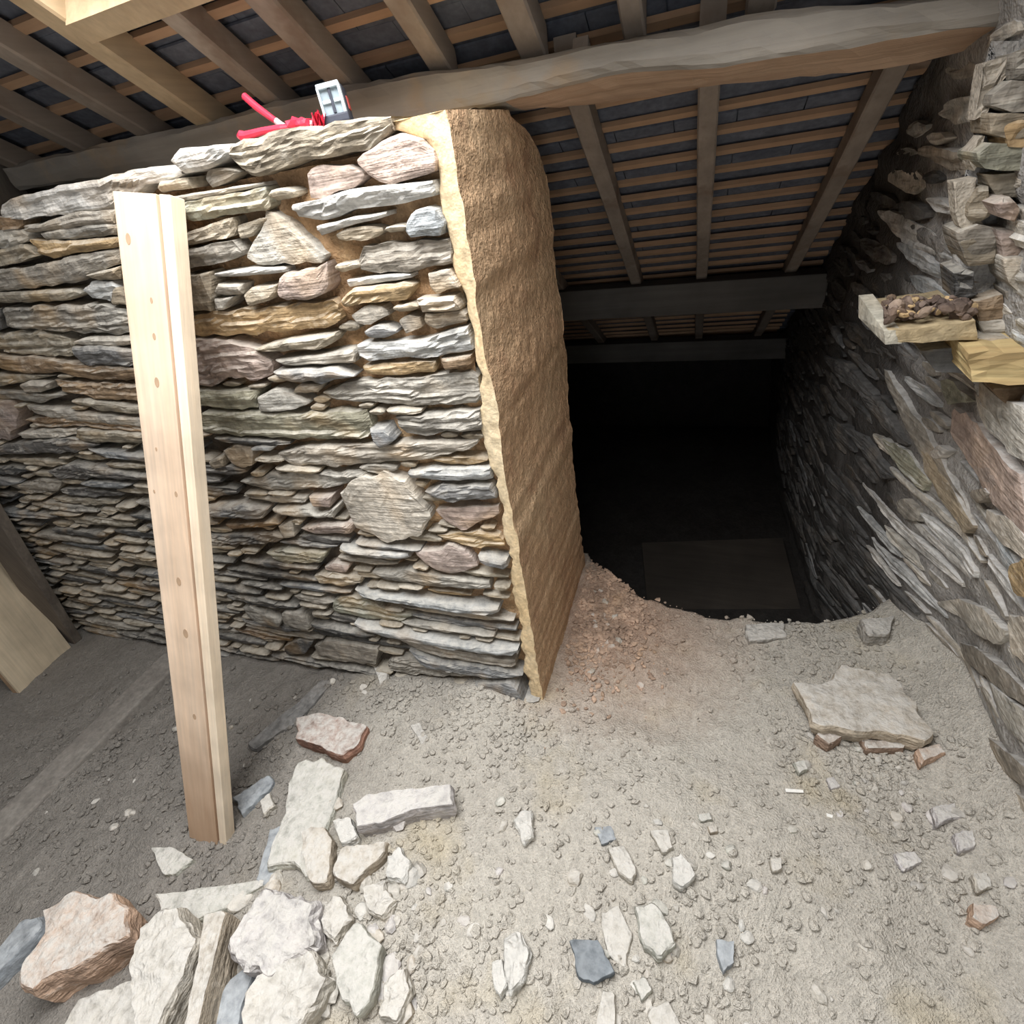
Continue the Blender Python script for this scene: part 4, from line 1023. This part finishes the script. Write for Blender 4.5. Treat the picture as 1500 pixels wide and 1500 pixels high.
ROCKS = [  # outline of the upper face in the photo, thickness, lift, colour, roundness, roughness, name, label
 ('65,1335 95,1312 165,1307 198,1345 195,1372 150,1395 100,1420 60,1438 30,1470 22,1450 40,1395 60,1370', .11, .03, 'pin', .10, .55, 'rubble_block', 'big white-dusted block with a pinkish tan side at the lower left'),
 ('-40,1420 0,1385 30,1350 55,1340 66,1356 30,1392 -40,1460', .05, .01, 'blu', .08, .4, 'slate_slab', 'blue-grey slab at the left edge beside the big white block'),
 ('203,1355 230,1332 260,1330 280,1350 288,1372 268,1430 240,1480 225,1530 200,1540 190,1440 195,1390', .13, .0, 'cre', .14, .7, 'rubble_block', 'upright cream block between the big white block and a brown slab'),
 ('60,1560 110,1462 190,1438 226,1450 222,1475 200,1500 170,1560', .07, .0, 'cre', .10, .5, 'rubble_block', 'flat cream stone cut by the bottom edge below the big white block'),
 ('300,1340 318,1330 330,1338 304,1440 284,1530 262,1540 292,1390', .13, .0, 'tan', .05, .35, 'slate_slab', 'narrow brown slab standing on edge at the bottom left'),
 ('385,1300 420,1308 458,1318 462,1388 430,1400 400,1430 370,1420 332,1400 330,1380 350,1340', .09, .0, 'lil', .2, 1.0, 'rubble_block', 'lumpy lilac-grey stone above a cream one at the bottom'),
 ('372,1425 420,1402 458,1395 482,1430 440,1520 350,1530 358,1465', .09, .0, 'cre', .15, 1.0, 'rubble_block', 'rough cream stone with an ochre streak at the bottom'),
 ('290,1540 330,1442 364,1415 369,1432 352,1480 340,1540', .05, .0, 'blu', .05, .3, 'slate_slab', 'smooth blue-grey slab beside the narrow brown slab'),
 ('487,1400 520,1352 530,1350 556,1385 550,1420 541,1460 520,1490 505,1470 487,1430', .045, .01, 'gre', .08, .45, 'rubble_stone', 'pointed pale greenish stone at the bottom left of centre'),
 ('437,1116 470,1112 505,1126 495,1165 478,1205 450,1280 430,1262 390,1266 410,1200 425,1150', .045, .01, 'gre', .06, .3, 'slate_slab', 'long pale grey-green slab sloping down beside the foot of the board'),
 ('440,1217 475,1207 486,1232 478,1290 452,1292 442,1250', .055, .01, 'tan', .06, .3, 'slate_slab', 'tan slab lying over the lower end of the grey-green slab'),
 ('433,1050 455,1045 500,1050 536,1064 518,1098 500,1106 470,1094 433,1082', .05, .02, 'red', .06, .35, 'rubble_block', 'squarish stone with a red-brown broken front below the wall'),
 ('517,1178 537,1163 600,1155 657,1150 659,1178 600,1188 560,1204 520,1212', .055, .015, 'lil', .05, .35, 'rubble_block', 'oblong lilac-white block lying across the middle of the rubble'),
 ('487,1202 514,1196 524,1226 500,1236', .045, .0, 'whi', .15, .6, 'rubble_stone', 'small white stone wedged against the left end of the oblong block'),
 ('485,1272 500,1242 566,1230 558,1252 515,1296 495,1288', .05, .0, 'tan', .08, .5, 'rubble_block', 'tan angular stone just below the oblong lilac block'),
 ('566,1252 585,1240 602,1262 590,1290 566,1285', .04, .0, 'whi', .25, .9, 'rubble_stone', 'whitish lump to the right of the tan angular stone'),
 ('530,1300 560,1290 580,1320 560,1345 535,1330', .04, .0, 'cre', .25, 1.0, 'rubble_stone', 'crumbly cream lump above the pointed greenish stone'),
 ('470,1320 500,1310 515,1345 490,1380 470,1360', .04, .0, 'cre', .25, 1.0, 'rubble_stone', 'crumbly cream lump to the left of the pointed greenish stone'),
 ('560,1440 590,1415 602,1450 580,1500 555,1490', .05, .0, 'cre', .2, .9, 'rubble_stone', 'cream lump to the right of the pointed greenish stone'),
 ('220,1241 250,1240 285,1258 252,1284 238,1280', .025, .0, 'gre', .08, .25, 'rubble_stone', 'grey-green flat stone lying below the foot of the leaning board'),
 ('836,1379 875,1375 900,1424 870,1440 847,1428', .02, .012, 'dsl', .05, .15, 'slate_piece', 'dark blue-grey slate piece lying on the pale earth'),
 ('928,1324 955,1320 985,1358 990,1382 965,1402 942,1388', .04, .0, 'gre', .18, .35, 'rubble_stone', 'smooth pale greenish stone next to the dark slate piece'),
 ('1050,1376 1075,1378 1075,1412 1060,1424 1051,1396', .028, .0, 'blu', .1, .3, 'rubble_stone', 'pointed blue-grey stone at the bottom right of centre'),
 ('985,1256 1000,1250 1020,1280 1000,1302 985,1290', .04, .0, 'whi', .15, .5, 'rubble_stone', 'bright white angular stone above the greenish stone'),
 ('953,1217 978,1214 986,1242 970,1250', .02, .0, 'cre', .12, .4, 'rubble_stone', 'pale flat stone right above the bright white stone'),
 ('891,1242 914,1236 934,1276 924,1292 904,1274', .03, .0, 'cre', .15, .5, 'rubble_stone', 'pale pointed stone left of the bright white stone'),
 ('872,1212 895,1210 902,1230 880,1236', .008, .0, 'blu', .1, .3, 'slate_piece', 'small blue-grey flake in the middle of the earth floor'),
 ('736,1372 760,1366 777,1400 768,1436 746,1456 738,1420', .035, .0, 'whi', .3, .9, 'rubble_stone', 'long white lump at the bottom centre'),
 ('720,1410 735,1405 742,1440 732,1462 722,1440', .03, .0, 'whi', .25, .8, 'rubble_stone', 'small white lump touching the long white lump'),
 ('868,1530 882,1446 902,1452 898,1530', .03, .0, 'cre', .15, .5, 'rubble_stone', 'pale stone cut by the bottom edge below the dark slate'),
 ('927,1437 945,1430 955,1450 940,1466', .03, .0, 'gre', .25, .4, 'rubble_stone', 'round pale stone below the smooth greenish stone'),
 ('950,1480 980,1465 1000,1500 985,1540 955,1540', .03, .0, 'cre', .15, .5, 'rubble_stone', 'pale stone at the bottom edge right of centre'),
 ('880,1335 905,1328 925,1365 915,1415 890,1400', .018, .0, 'cre', .1, .4, 'slate_piece', 'long pale slab partly under the dark slate piece'),
 ('752,1200 765,1182 780,1190 781,1222 766,1233', .03, .0, 'whi', .35, .9, 'rubble_stone', 'knobbly white lump alone on the earth in the centre'),
 ('1170,1002 1200,1000 1236,976 1300,985 1332,1020 1358,1072 1352,1084 1250,1068 1192,1058 1176,1030', .035, .055, 'tan', .06, .35, 'slate_slab', 'large pale slab jutting out from the foot of the right wall'),
 ('1425,1322 1460,1326 1466,1342 1442,1356 1424,1344', .04, .0, 'pin', .12, .4, 'rubble_stone', 'pale block with a brown underside near the right edge'),
 ('1342,1096 1378,1088 1386,1102 1352,1116', .04, .0, 'pin', .3, .4, 'rubble_stone', 'rounded pinkish stone under the right end of the jutting slab'),
 ('1163,1116 1178,1112 1184,1126 1171,1133', .025, .0, 'gre', .2, .4, 'rubble_stone', 'small greenish stone left of the jutting slab'),
 ('1210,1140 1222,1138 1232,1152 1218,1156', .015, .0, 'lil', .2, .4, 'rubble_stone', 'little lilac stone on the earth below the jutting slab'),
 ('1365,1180 1400,1174 1408,1196 1375,1206', .03, .0, 'lil', .25, .6, 'rubble_stone', 'lilac lump at the foot of the right wall below the slab'),
 ('1310,1250 1340,1245 1352,1262 1325,1275', .025, .0, 'lil', .2, .6, 'rubble_stone', 'pale lump in the rubble along the right wall'),
 ('1400,1220 1425,1215 1432,1240 1408,1246', .03, .0, 'lil', .2, .6, 'rubble_stone', 'squarish grey lump against the right wall foot'),
 ('1425,1280 1445,1276 1455,1298 1435,1305', .03, .0, 'cre', .2, .6, 'rubble_stone', 'cream lump just above the block with a brown underside'),
 ('470,998 481,1004 432,1058 378,1094 366,1086 412,1048', .02, .0, 'drk', .06, .3, 'slate_slab', 'long dark slate strip lying between the board and the wall'),
 ('341,1168 396,1132 401,1148 352,1194', .03, .0, 'blu', .08, .5, 'slate_slab', 'layered blue-grey slate just right of the board foot'),
 ('380,1172 394,1161 401,1178 386,1192', .03, .0, 'cre', .2, .5, 'rubble_stone', 'small cream stone beside the layered blue-grey slate'),
 ('545,968 563,966 568,990 556,1000', .03, .0, 'gry', .2, .5, 'rubble_stone', 'upright grey stone against the foot of the slate wall'),
 ('600,1062 615,1058 627,1080 618,1090', .008, .0, 'gry', .1, .3, 'slate_piece', 'thin grey flake on the debris right of the red-fronted stone'),
 ('1262,907 1310,902 1302,930 1272,930', .06, .0, 'gry', .12, .5, 'rubble_block', 'dusty grey block on the broken floor edge by the right wall'),
 ('1372,890 1405,884 1442,902 1448,926 1412,940 1388,912', .06, .0, 'blu', .08, .3, 'slate_slab', 'pale blue slab tilted against the right wall above the jutting slab'),
 ('1092,914 1148,912 1152,934 1098,938', .02, .0, 'gry', .1, .35, 'rubble_block', 'flat dusty stone set in the broken floor edge'),
 ('1128,1258 1145,1256 1146,1272 1132,1276', .02, .0, 'cre', .2, .4, 'rubble_stone', 'pale stone in the trodden earth right of centre'),
 ('1020,1192 1040,1190 1044,1200 1028,1204', .012, .0, 'gre', .3, .3, 'rubble_stone', 'flat oval pebble in the middle of the floor'),
 ('1036,1210 1050,1208 1052,1218 1040,1221', .015, .0, 'tan', .3, .3, 'rubble_stone', 'small tan pebble just below the flat oval pebble'),
 ('395,1215 420,1205 415,1262 392,1300 375,1290', .02, .0, 'blu', .08, .3, 'slate_slab', 'blue-grey slate under the left side of the grey-green slab'),
 ('230,1310 300,1300 385,1290 350,1320 290,1345 240,1335', .03, .0, 'gre', .1, .35, 'slate_slab', 'pale grey slab lying behind the upright cream block'),
]
for i, (pp, th, lift, ck, rnd, rgh, nm, lab) in enumerate(ROCKS):
    px = [tuple(float(q) for q in s.split(',')) for s in pp.split()]
    vs, fs = rock_geo(px, th, lift, i * 3.17 + 1.3, rnd, 0.16, rgh)
    tag(link_mesh(nm, vs, fs, M_SLATEPIECE if ck in ('dsl', 'blu', 'drk') else M_ROCK, None, C[ck], center='force'), lab, 'stone')
# stone under the jutting slab
for pp, th, lab in (('1195,1075 1215,1066 1235,1078 1215,1090', .05, 'brown packing stone in the gap under the jutting slab, left one'), ('1262,1082 1330,1086 1325,1096 1270,1096', .035, 'brown packing stone in the gap under the jutting slab, right one')):
    px = [tuple(float(q) for q in s.split(',')) for s in pp.split()]
    vs, fs = rock_geo(px, th, 0, len(pp), .12, .1, .5); tag(link_mesh('rubble_stone', vs, fs, M_ROCK, None, (0.34, 0.24, 0.18), center='force'), lab, 'stone')

# ------------------------------------------------------------------ small stones that can still be counted
def small_mesh(seed):
    bm = bmesh.new(); bmesh.ops.create_icosphere(bm, subdivisions=2, radius=1.0); r = random.Random(seed)
    sc = (1, r.uniform(.6, .95), r.uniform(.35, .7))
    pl = [(Vector((r.uniform(-1, 1), r.uniform(-1, 1), r.uniform(-1, 1))).normalized(), r.uniform(.55, .85)) for _ in range(7)]
    for v in bm.verts:
        p = v.co.copy()
        for n_, d_ in pl:
            if p.dot(n_) > d_: p -= n_ * (p.dot(n_) - d_)
        p *= 1 + 0.12 * mnoise.noise(p * 2.2 + Vector((seed, 0, 0)))
        v.co = Vector((p.x * sc[0], p.y * sc[1], p.z * sc[2]))
    me = bpy.data.meshes.new('rubble_stone'); bm.to_mesh(me); bm.free(); me.materials.append(M_PEBBLE); return me
SM_ = [small_mesh(q) for q in range(8)]
rr = random.Random(77)
ZONES = [
 ((480, 1400), (0.20, 0.16), 46, (.018, .042), ('cre', 'lil', 'tan'), 'fist-sized lump filling the gaps between the big blocks at the bottom left', 'fill between the big blocks'),  # pixel centre, spread in metres, count, size range, colours, label, group
 ((985, 1330), (0.20, 0.20), 30, (.010, .024), ('cre', 'gre', 'whi'), 'small pale stone in the scatter around the greenish stone and dark slate', 'pale stones around the dark slate'),
 ((920, 1450), (0.16, 0.10), 22, (.010, .022), ('cre', 'whi', 'tan'), 'small cream stone at the bottom centre below the dark slate', 'cream stones at the bottom centre'),
 ((1330, 1200), (0.12, 0.16), 30, (.008, .022), ('lil', 'gry', 'cre'), 'small grey-lilac stone in the rubble strip along the right wall', 'rubble along the right wall'),
 ((600, 1400), (0.10, 0.14), 30, (.010, .030), ('cre', 'whi', 'lil'), 'small crumbly lump in the heap at the lower left', 'crumbs of the lower left heap'),
 ((600, 1010), (0.22, 0.06), 22, (.010, .020), ('gry', 'tan', 'cre'), 'small grey stone in the debris along the wall foot', 'debris at the wall foot'),
 ((890, 920), (0.07, 0.12), 20, (.008, .018), ('pin', 'tan', 'pin'), 'small pink crumb of render heaped beside the jamb', 'render crumbs beside the jamb'),
 ((190, 1150), (0.28, 0.22), 18, (.008, .020), ('gry', 'tan', 'gry'), 'small grey stone on the dark earth left of the leaning board', 'stones left of the leaning board'),
 ((1240, 1110), (0.08, 0.06), 12, (.008, .018), ('gry', 'gre', 'cre'), 'small stone lying below the front edge of the jutting slab', 'stones below the jutting slab'),
 ((1220, 1400), (0.18, 0.12), 10, (.006, .016), ('cre', 'gry', 'lil'), 'small stone on the smooth earth at the lower right', 'stones on the smooth earth'),
]
for (cp, sp, cnt, szr, cols, lab, grp) in ZONES:
    c = on_z(cp[0], cp[1], 0.0)
    for _ in range(cnt):
        x = c[0] + rr.gauss(0, sp[0]); y = c[1] + rr.gauss(0, sp[1])
        if (y > 0.93 and x < -0.40) or y > float(edge_y(x)) - 0.03 or x > rw_x(y, 0.1) - 0.04: continue
        s = rr.uniform(*szr); z = float(ground(x, y))
        o = bpy.data.objects.new('rubble_stone', SM_[rr.randrange(8)]); col.objects.link(o)
        o.scale = (s, s, s); o.location = (x, y, z + s * 0.28); o.rotation_euler = (rr.uniform(-.3, .3), rr.uniform(-.3, .3), rr.uniform(0, 6.28))
        cc_ = C[rr.choice(cols)]; k_ = rr.uniform(.85, 1.12); o.color = (cc_[0] * k_, cc_[1] * k_, cc_[2] * k_, 1)
        tag(o, lab, 'stone', grp)
# ------------------------------------------------------------------ uncountable crumbs and grit
ico_v = []; bm = bmesh.new(); bmesh.ops.create_icosphere(bm, subdivisions=1, radius=1.0)
ico_v = np.array([v.co[:] for v in bm.verts]); bm.verts.index_update(); ico_f = np.array([[v.index for v in f.verts] for f in bm.faces]); bm.free()
def grit(name, cx, cy, n, szr, mat, color, label):
    P = []; 
    x = cx(n); y = cy(n)
    ok = ~(((y > 0.965) & (x < -0.41)) | (y > edge_y(x) + 0.01) | (x > 0.40 - 0.27 * (0.05 - H)))
    x, y = x[ok], y[ok]; n = len(x); z = ground(x, y) + 0.003
    s = szr[0] + (szr[1] - szr[0]) * rng.random(n) ** 3.0
    an = rng.random(n) * 6.283; ca, sa = np.cos(an), np.sin(an)
    V_ = ico_v[None] * (1 + 0.55 * (rng.random((n, 12, 1)) - 0.5)) * (s[:, None, None] * np.stack([np.ones(n), 0.6 + .4 * rng.random(n), 0.4 + .4 * rng.random(n)], 1)[:, None, :])
    X = V_[..., 0] * ca[:, None] - V_[..., 1] * sa[:, None]; Y_ = V_[..., 0] * sa[:, None] + V_[..., 1] * ca[:, None]
    W_ = np.stack([X + x[:, None], Y_ + y[:, None], V_[..., 2] + z[:, None] + s[:, None] * 0.25], -1).reshape(-1, 3)
    fs = (ico_f[None] + (np.arange(n) * 12)[:, None, None]).reshape(-1, 3)
    o = link_mesh(name, W_, fs.tolist(), mat, None, color, center=False); o['kind'] = 'stuff'; return tag(o, label, 'rubble')
def mixg(zs):
    def gen():
        ch = rng.integers(0, len(zs), 100000)
        return ch
    return gen
GZ = [((985, 1330), (.26, .26)), ((920, 1450), (.25, .15)), ((1330, 1200), (.13, .22)), ((560, 1330), (.18, .22)), ((620, 1020), (.28, .07)), ((700, 1070), (.3, .10)), ((380, 1150), (.12, .2)), ((1150, 940), (.25, .10)), ((1240, 1100), (.12, .1)), ((190, 1130), (.35, .25)), ((120, 1080), (.4, .2)), ((620, 1440), (.14, .14))]
def cxy(n):
    ch = rng.integers(0, len(GZ), n); c = np.array([on_z(a, b, 0)[:2] for (a, b), _ in GZ]); s = np.array([q for _, q in GZ])
    p = c[ch] + rng.normal(size=(n, 2)) * s[ch]; return p
pp_ = cxy(9500)
grit('earth_crumbs', lambda n: pp_[:, 0], lambda n: pp_[:, 1], 9500, (0.0022, 0.016), M_GROUND, (0.47, 0.42, 0.36), 'loose crumbs and grit strewn over the earth floor')
p2_ = np.stack([rng.uniform(-2.6, 1.0, 3600), rng.uniform(-0.35, 1.5, 3600)], 1)
grit('fine_grit', lambda n: p2_[:, 0], lambda n: p2_[:, 1], 3600, (0.0015, 0.007), M_GROUND, (0.42, 0.385, 0.335), 'fine grit scattered thinly over the whole earth floor')
p3_ = np.stack([rng.normal(-0.30, 0.09, 2600), rng.normal(1.42, 0.16, 2600)], 1)
grit('render_crumbs', lambda n: p3_[:, 0], lambda n: p3_[:, 1], 2600, (0.003, 0.014), M_CRUMB, (0.50, 0.36, 0.27), 'pinkish crumbs of broken render heaped beside the jamb')

# ------------------------------------------------------------------ blocks left sticking out of the right wall
def hexa(name, pts_front, depth, mat, color=None, parent=None, sub=5, rough=0.004, yf=1.1):
    q = [on_y(a, b, yf) for a, b in pts_front]; vs = []
    for i in range(sub + 1):
        for j in range(sub + 1):
            s, t = i / sub, j / sub
            p = q[0] * (1 - s) * (1 - t) + q[1] * s * (1 - t) + q[2] * s * t + q[3] * (1 - s) * t
            vs.append(p)
    m = sub + 1; nf = m * m
    vs = np.array(vs); bk = vs + np.array([0.0, depth, 0.0]); allv = np.concatenate([vs, bk])
    allv += np.array([[mnoise.noise(Vector((p * 40).tolist())) * rough, mnoise.noise(Vector((p * 37 + 5).tolist())) * rough, mnoise.noise(Vector((p * 43 + 9).tolist())) * rough] for p in allv])
    fs = [[i * m + j, (i + 1) * m + j, (i + 1) * m + j + 1, i * m + j + 1] for i in range(sub) for j in range(sub)]
    fs += [[nf + i * m + j + 1, nf + (i + 1) * m + j + 1, nf + (i + 1) * m + j, nf + i * m + j] for i in range(sub) for j in range(sub)]
    per = [(i, 0) for i in range(sub)] + [(sub, j) for j in range(sub)] + [(i, sub) for i in range(sub, 0, -1)] + [(0, j) for j in range(sub, 0, -1)]
    for k in range(len(per)):
        a = per[k][0] * m + per[k][1]; b = per[(k + 1) % len(per)]; b = b[0] * m + b[1]
        fs.append([b, a, nf + a, nf + b])
    return link_mesh(name, allv, [f[::-1] for f in fs], mat, parent, color)
jb = empty('jutting_block', on_y(1360, 500, 1.15).tolist()); tag(jb, 'squared tan stone block jutting from the broken right wall with crumbs on top', 'stone')
hexa('block_body', ((1300, 484), (1430, 470), (1432, 497), (1302, 504)), 0.20, M_CRUMB, (0.46, 0.37, 0.23), jb)
q = [on_y(1300, 484, 1.10), on_y(1302, 504, 1.10)]; q = [q[0], q[1], q[1] + np.array([-0.012, 0.17, 0.0]), q[0] + np.array([-0.006, 0.20, 0.012])]
vs = [(p[0] - 0.006, p[1] - 0.002, p[2]) for p in q] + [(p[0] + 0.02, p[1], p[2]) for p in q]
link_mesh('block_end', vs, [[0, 1, 2, 3], [7, 6, 5, 4], [0, 4, 5, 1], [1, 5, 6, 2], [2, 6, 7, 3], [3, 7, 4, 0]], M_CRUMB, jb, (0.50, 0.475, 0.40))
CR = []
for me in SM_:
    m2 = me.copy(); m2.name = 'crumb'; m2.materials.clear(); m2.materials.append(M_CRUMB); CR.append(m2)
rr = random.Random(3)
for q in range(260):
    px, py = rr.uniform(1296, 1425), rr.uniform(436, 480)
    p = on_y(px, py, 0); d = ray(px, py); zt_ = H - 0.352 + rr.uniform(0, .02); p = CAM + d * ((zt_ - H) / d[2])
    if p[1] < 1.11 or p[1] > 1.36: continue
    o = bpy.data.objects.new('crumb', CR[rr.randrange(8)]); col.objects.link(o); o.parent = jb
    s = rr.choice((.006, .007, .009, .011, .016)); o.scale = (s, s, s); o.location = Vector(p.tolist()) - WLOC[jb.name]; o.rotation_euler = (rr.uniform(0, 3), rr.uniform(0, 3), 0)
    o.color = rr.choice(((0.13, 0.095, 0.08, 1), (0.17, 0.13, 0.11, 1), (0.15, 0.11, 0.09, 1), (0.5, 0.36, 0.2, 1), (0.26, 0.2, 0.16, 1)))
tb = hexa('broken_timber', ((1420, 518), (1560, 512), (1560, 568), (1424, 558)), 0.14, M_YELLOWWOOD, yf=1.05, rough=0.008)
tag(tb, 'yellow rotten timber stub sticking out of the right wall', 'timber')

# ------------------------------------------------------------------ tape measure on the wall head
tc = Vector(on_y(497, 181, 1.03).tolist())
tm = empty('tape_measure', tc[:]); tag(tm, 'grey and black tape measure with a red button standing on the wall', 'tape measure')
axx = Vector((0.93, 0.36, 0.05)).normalized(); azz = Vector((-0.10, 0.12, 1)).normalized(); ayy = azz.cross(axx).normalized(); axx = ayy.cross(azz)
def tpart(name, c, size, mat, bev=0.0): return frame_obj(name, tc + axx * c[0] + ayy * c[1] + azz * c[2], (axx, ayy, azz), size, mat, tm, bev)
TS = []
tpart('case_body', (0, 0.018, 0.030), (0.046, 0.036, 0.056), M_BLACK, 0.007)
tpart('case_base', (-0.001, 0.014, 0.007), (0.048, 0.044, 0.014), M_BLACK, 0.003)
tpart('front_top', (-0.001, -0.002, 0.056), (0.042, 0.012, 0.008), M_LIGHTGREY, 0.002)
tpart('front_side', (-0.0205, -0.003, 0.034), (0.004, 0.010, 0.042), M_LIGHTGREY, 0.001)
tpart('front_side', (0.0185, -0.003, 0.034), (0.005, 0.010, 0.042), M_LIGHTGREY, 0.001)
tpan = tpart('front_panel', (-0.001, 0.0015, 0.034), (0.037, 0.006, 0.040), M_GREY)
TS.append(tpart('cross_rib', (-0.010, -0.003, 0.033), (0.015, 0.006, 0.005), M_LIGHTGREY, 0.001))
TS.append(tpart('cross_rib', (0.010, -0.003, 0.033), (0.013, 0.006, 0.005), M_LIGHTGREY, 0.001))
TS.append(tpart('blade_slot', (-0.0005, -0.002, 0.034), (0.005, 0.006, 0.036), M_BLACK))
tpart('red_button', (0.0235, 0.018, 0.030), (0.003, 0.014, 0.020), M_REDBTN, 0.001)

for o_ in TS: under(o_, tpan, tc + axx * -0.001 + ayy * 0.0015 + azz * 0.034, (axx, ayy, azz))
# red clamp and crumpled red tape beside it
def wp(x, y, Y): return on_y(x, y, Y)
hc = empty('red_hand_clamp', wp(420, 192, 1.03).tolist()); tag(hc, 'red clamp with two long handles lying on the wall next to the tape measure', 'clamp')
vs, fs = tube([wp(358, 141, 1.04), wp(375, 156, 1.035), (wp(395, 171, 1.03)), wp(405, 178, 1.03)], [0.0065, 0.0068, 0.006, 0.0055]); link_mesh('handle', vs, fs, M_RED, hc, smooth=False)
vs, fs = tube([wp(404, 177, 1.03), wp(412, 183, 1.03), wp(425, 190, 1.03)], [0.0058, 0.0055, 0.005]); link_mesh('lever_shaft', vs, fs, M_PALEPLAST, hc)
vs, fs = tube([wp(349, 200, 1.0), wp(354, 199, 1.0), wp(360, 199, 1.0), wp(385, 192, 1.005), wp(412, 188, 1.01), wp(428, 186, 1.02)], [0.004, 0.009, 0.0075, 0.006, 0.0065, 0.006]); link_mesh('handle', vs, fs, M_RED, hc)
rr = random.Random(12)
for nm, (x, y), s, mt in (('clamp_jaw', (432, 184), .016, M_RED), ('clamp_jaw', (445, 182), .014, M_RED), ('clamp_pad', (424, 189), .009, M_PALEPLAST), ('clamp_pad', (438, 190), .007, M_PALEPLAST), ('clamp_bar', (452, 180), .008, M_PALEPLAST)):
    bm = bmesh.new(); bmesh.ops.create_icosphere(bm, subdivisions=2, radius=s)
    c = Vector(wp(x, y, 1.025).tolist())
    for v in bm.verts:
        k = 1 + 0.55 * mnoise.noise(v.co * 95 + Vector((x, y, 0))); v.co = c + Vector((v.co.x * 1.25 * k, v.co.y * k, v.co.z * 0.75 * k))
    bm_obj(nm, bm, mt, hc)
rt = []; 
vs = []
for i in range(16):
    t = i / 15; x = 458 + 20 * t; yy = 180 + 5 * math.sin(i * 1.9) - 6 * math.sin(math.pi * t)
    p = wp(x, yy, 1.02 + 0.012 * math.sin(i * 2.3))
    for w in (-1, 0, 1): vs.append((p[0] + 0.002 * w * math.sin(i * 1.1), p[1] + 0.006 * w * math.cos(i), p[2] + 0.009 * w))
rib = link_mesh('crumpled_tape', vs, grid_faces(16, 3), M_RED)
md = rib.modifiers.new('s', 'SOLIDIFY'); md.thickness = 0.0015
tag(rib, 'crumpled red tape between the clamp and the tape measure', 'tape')
# white chips on the floor
for (pts, lab) in ((((1150, 1156), (1176, 1158), (1177, 1162), (1151, 1161)), 'white flat splinter on the earth left of the little lilac stone'), (((1210, 1192), (1220, 1195), (1219, 1199), (1211, 1197)), 'tiny white chip on the earth below the white splinter')):
    a = on_z(*pts[0], 0); z0_ = float(ground(a[0], a[1])) + 0.004
    q = [on_z(x, y, z0_) for x, y in pts]; vs = [tuple(p) for p in q] + [(p[0], p[1], p[2] + 0.004) for p in q]
    tag(link_mesh('white_chip', vs, [[0, 1, 2, 3][::-1], [4, 5, 6, 7], [0, 1, 5, 4], [1, 2, 6, 5], [2, 3, 7, 6], [3, 0, 4, 7]], M_WHITE), lab, 'chip')
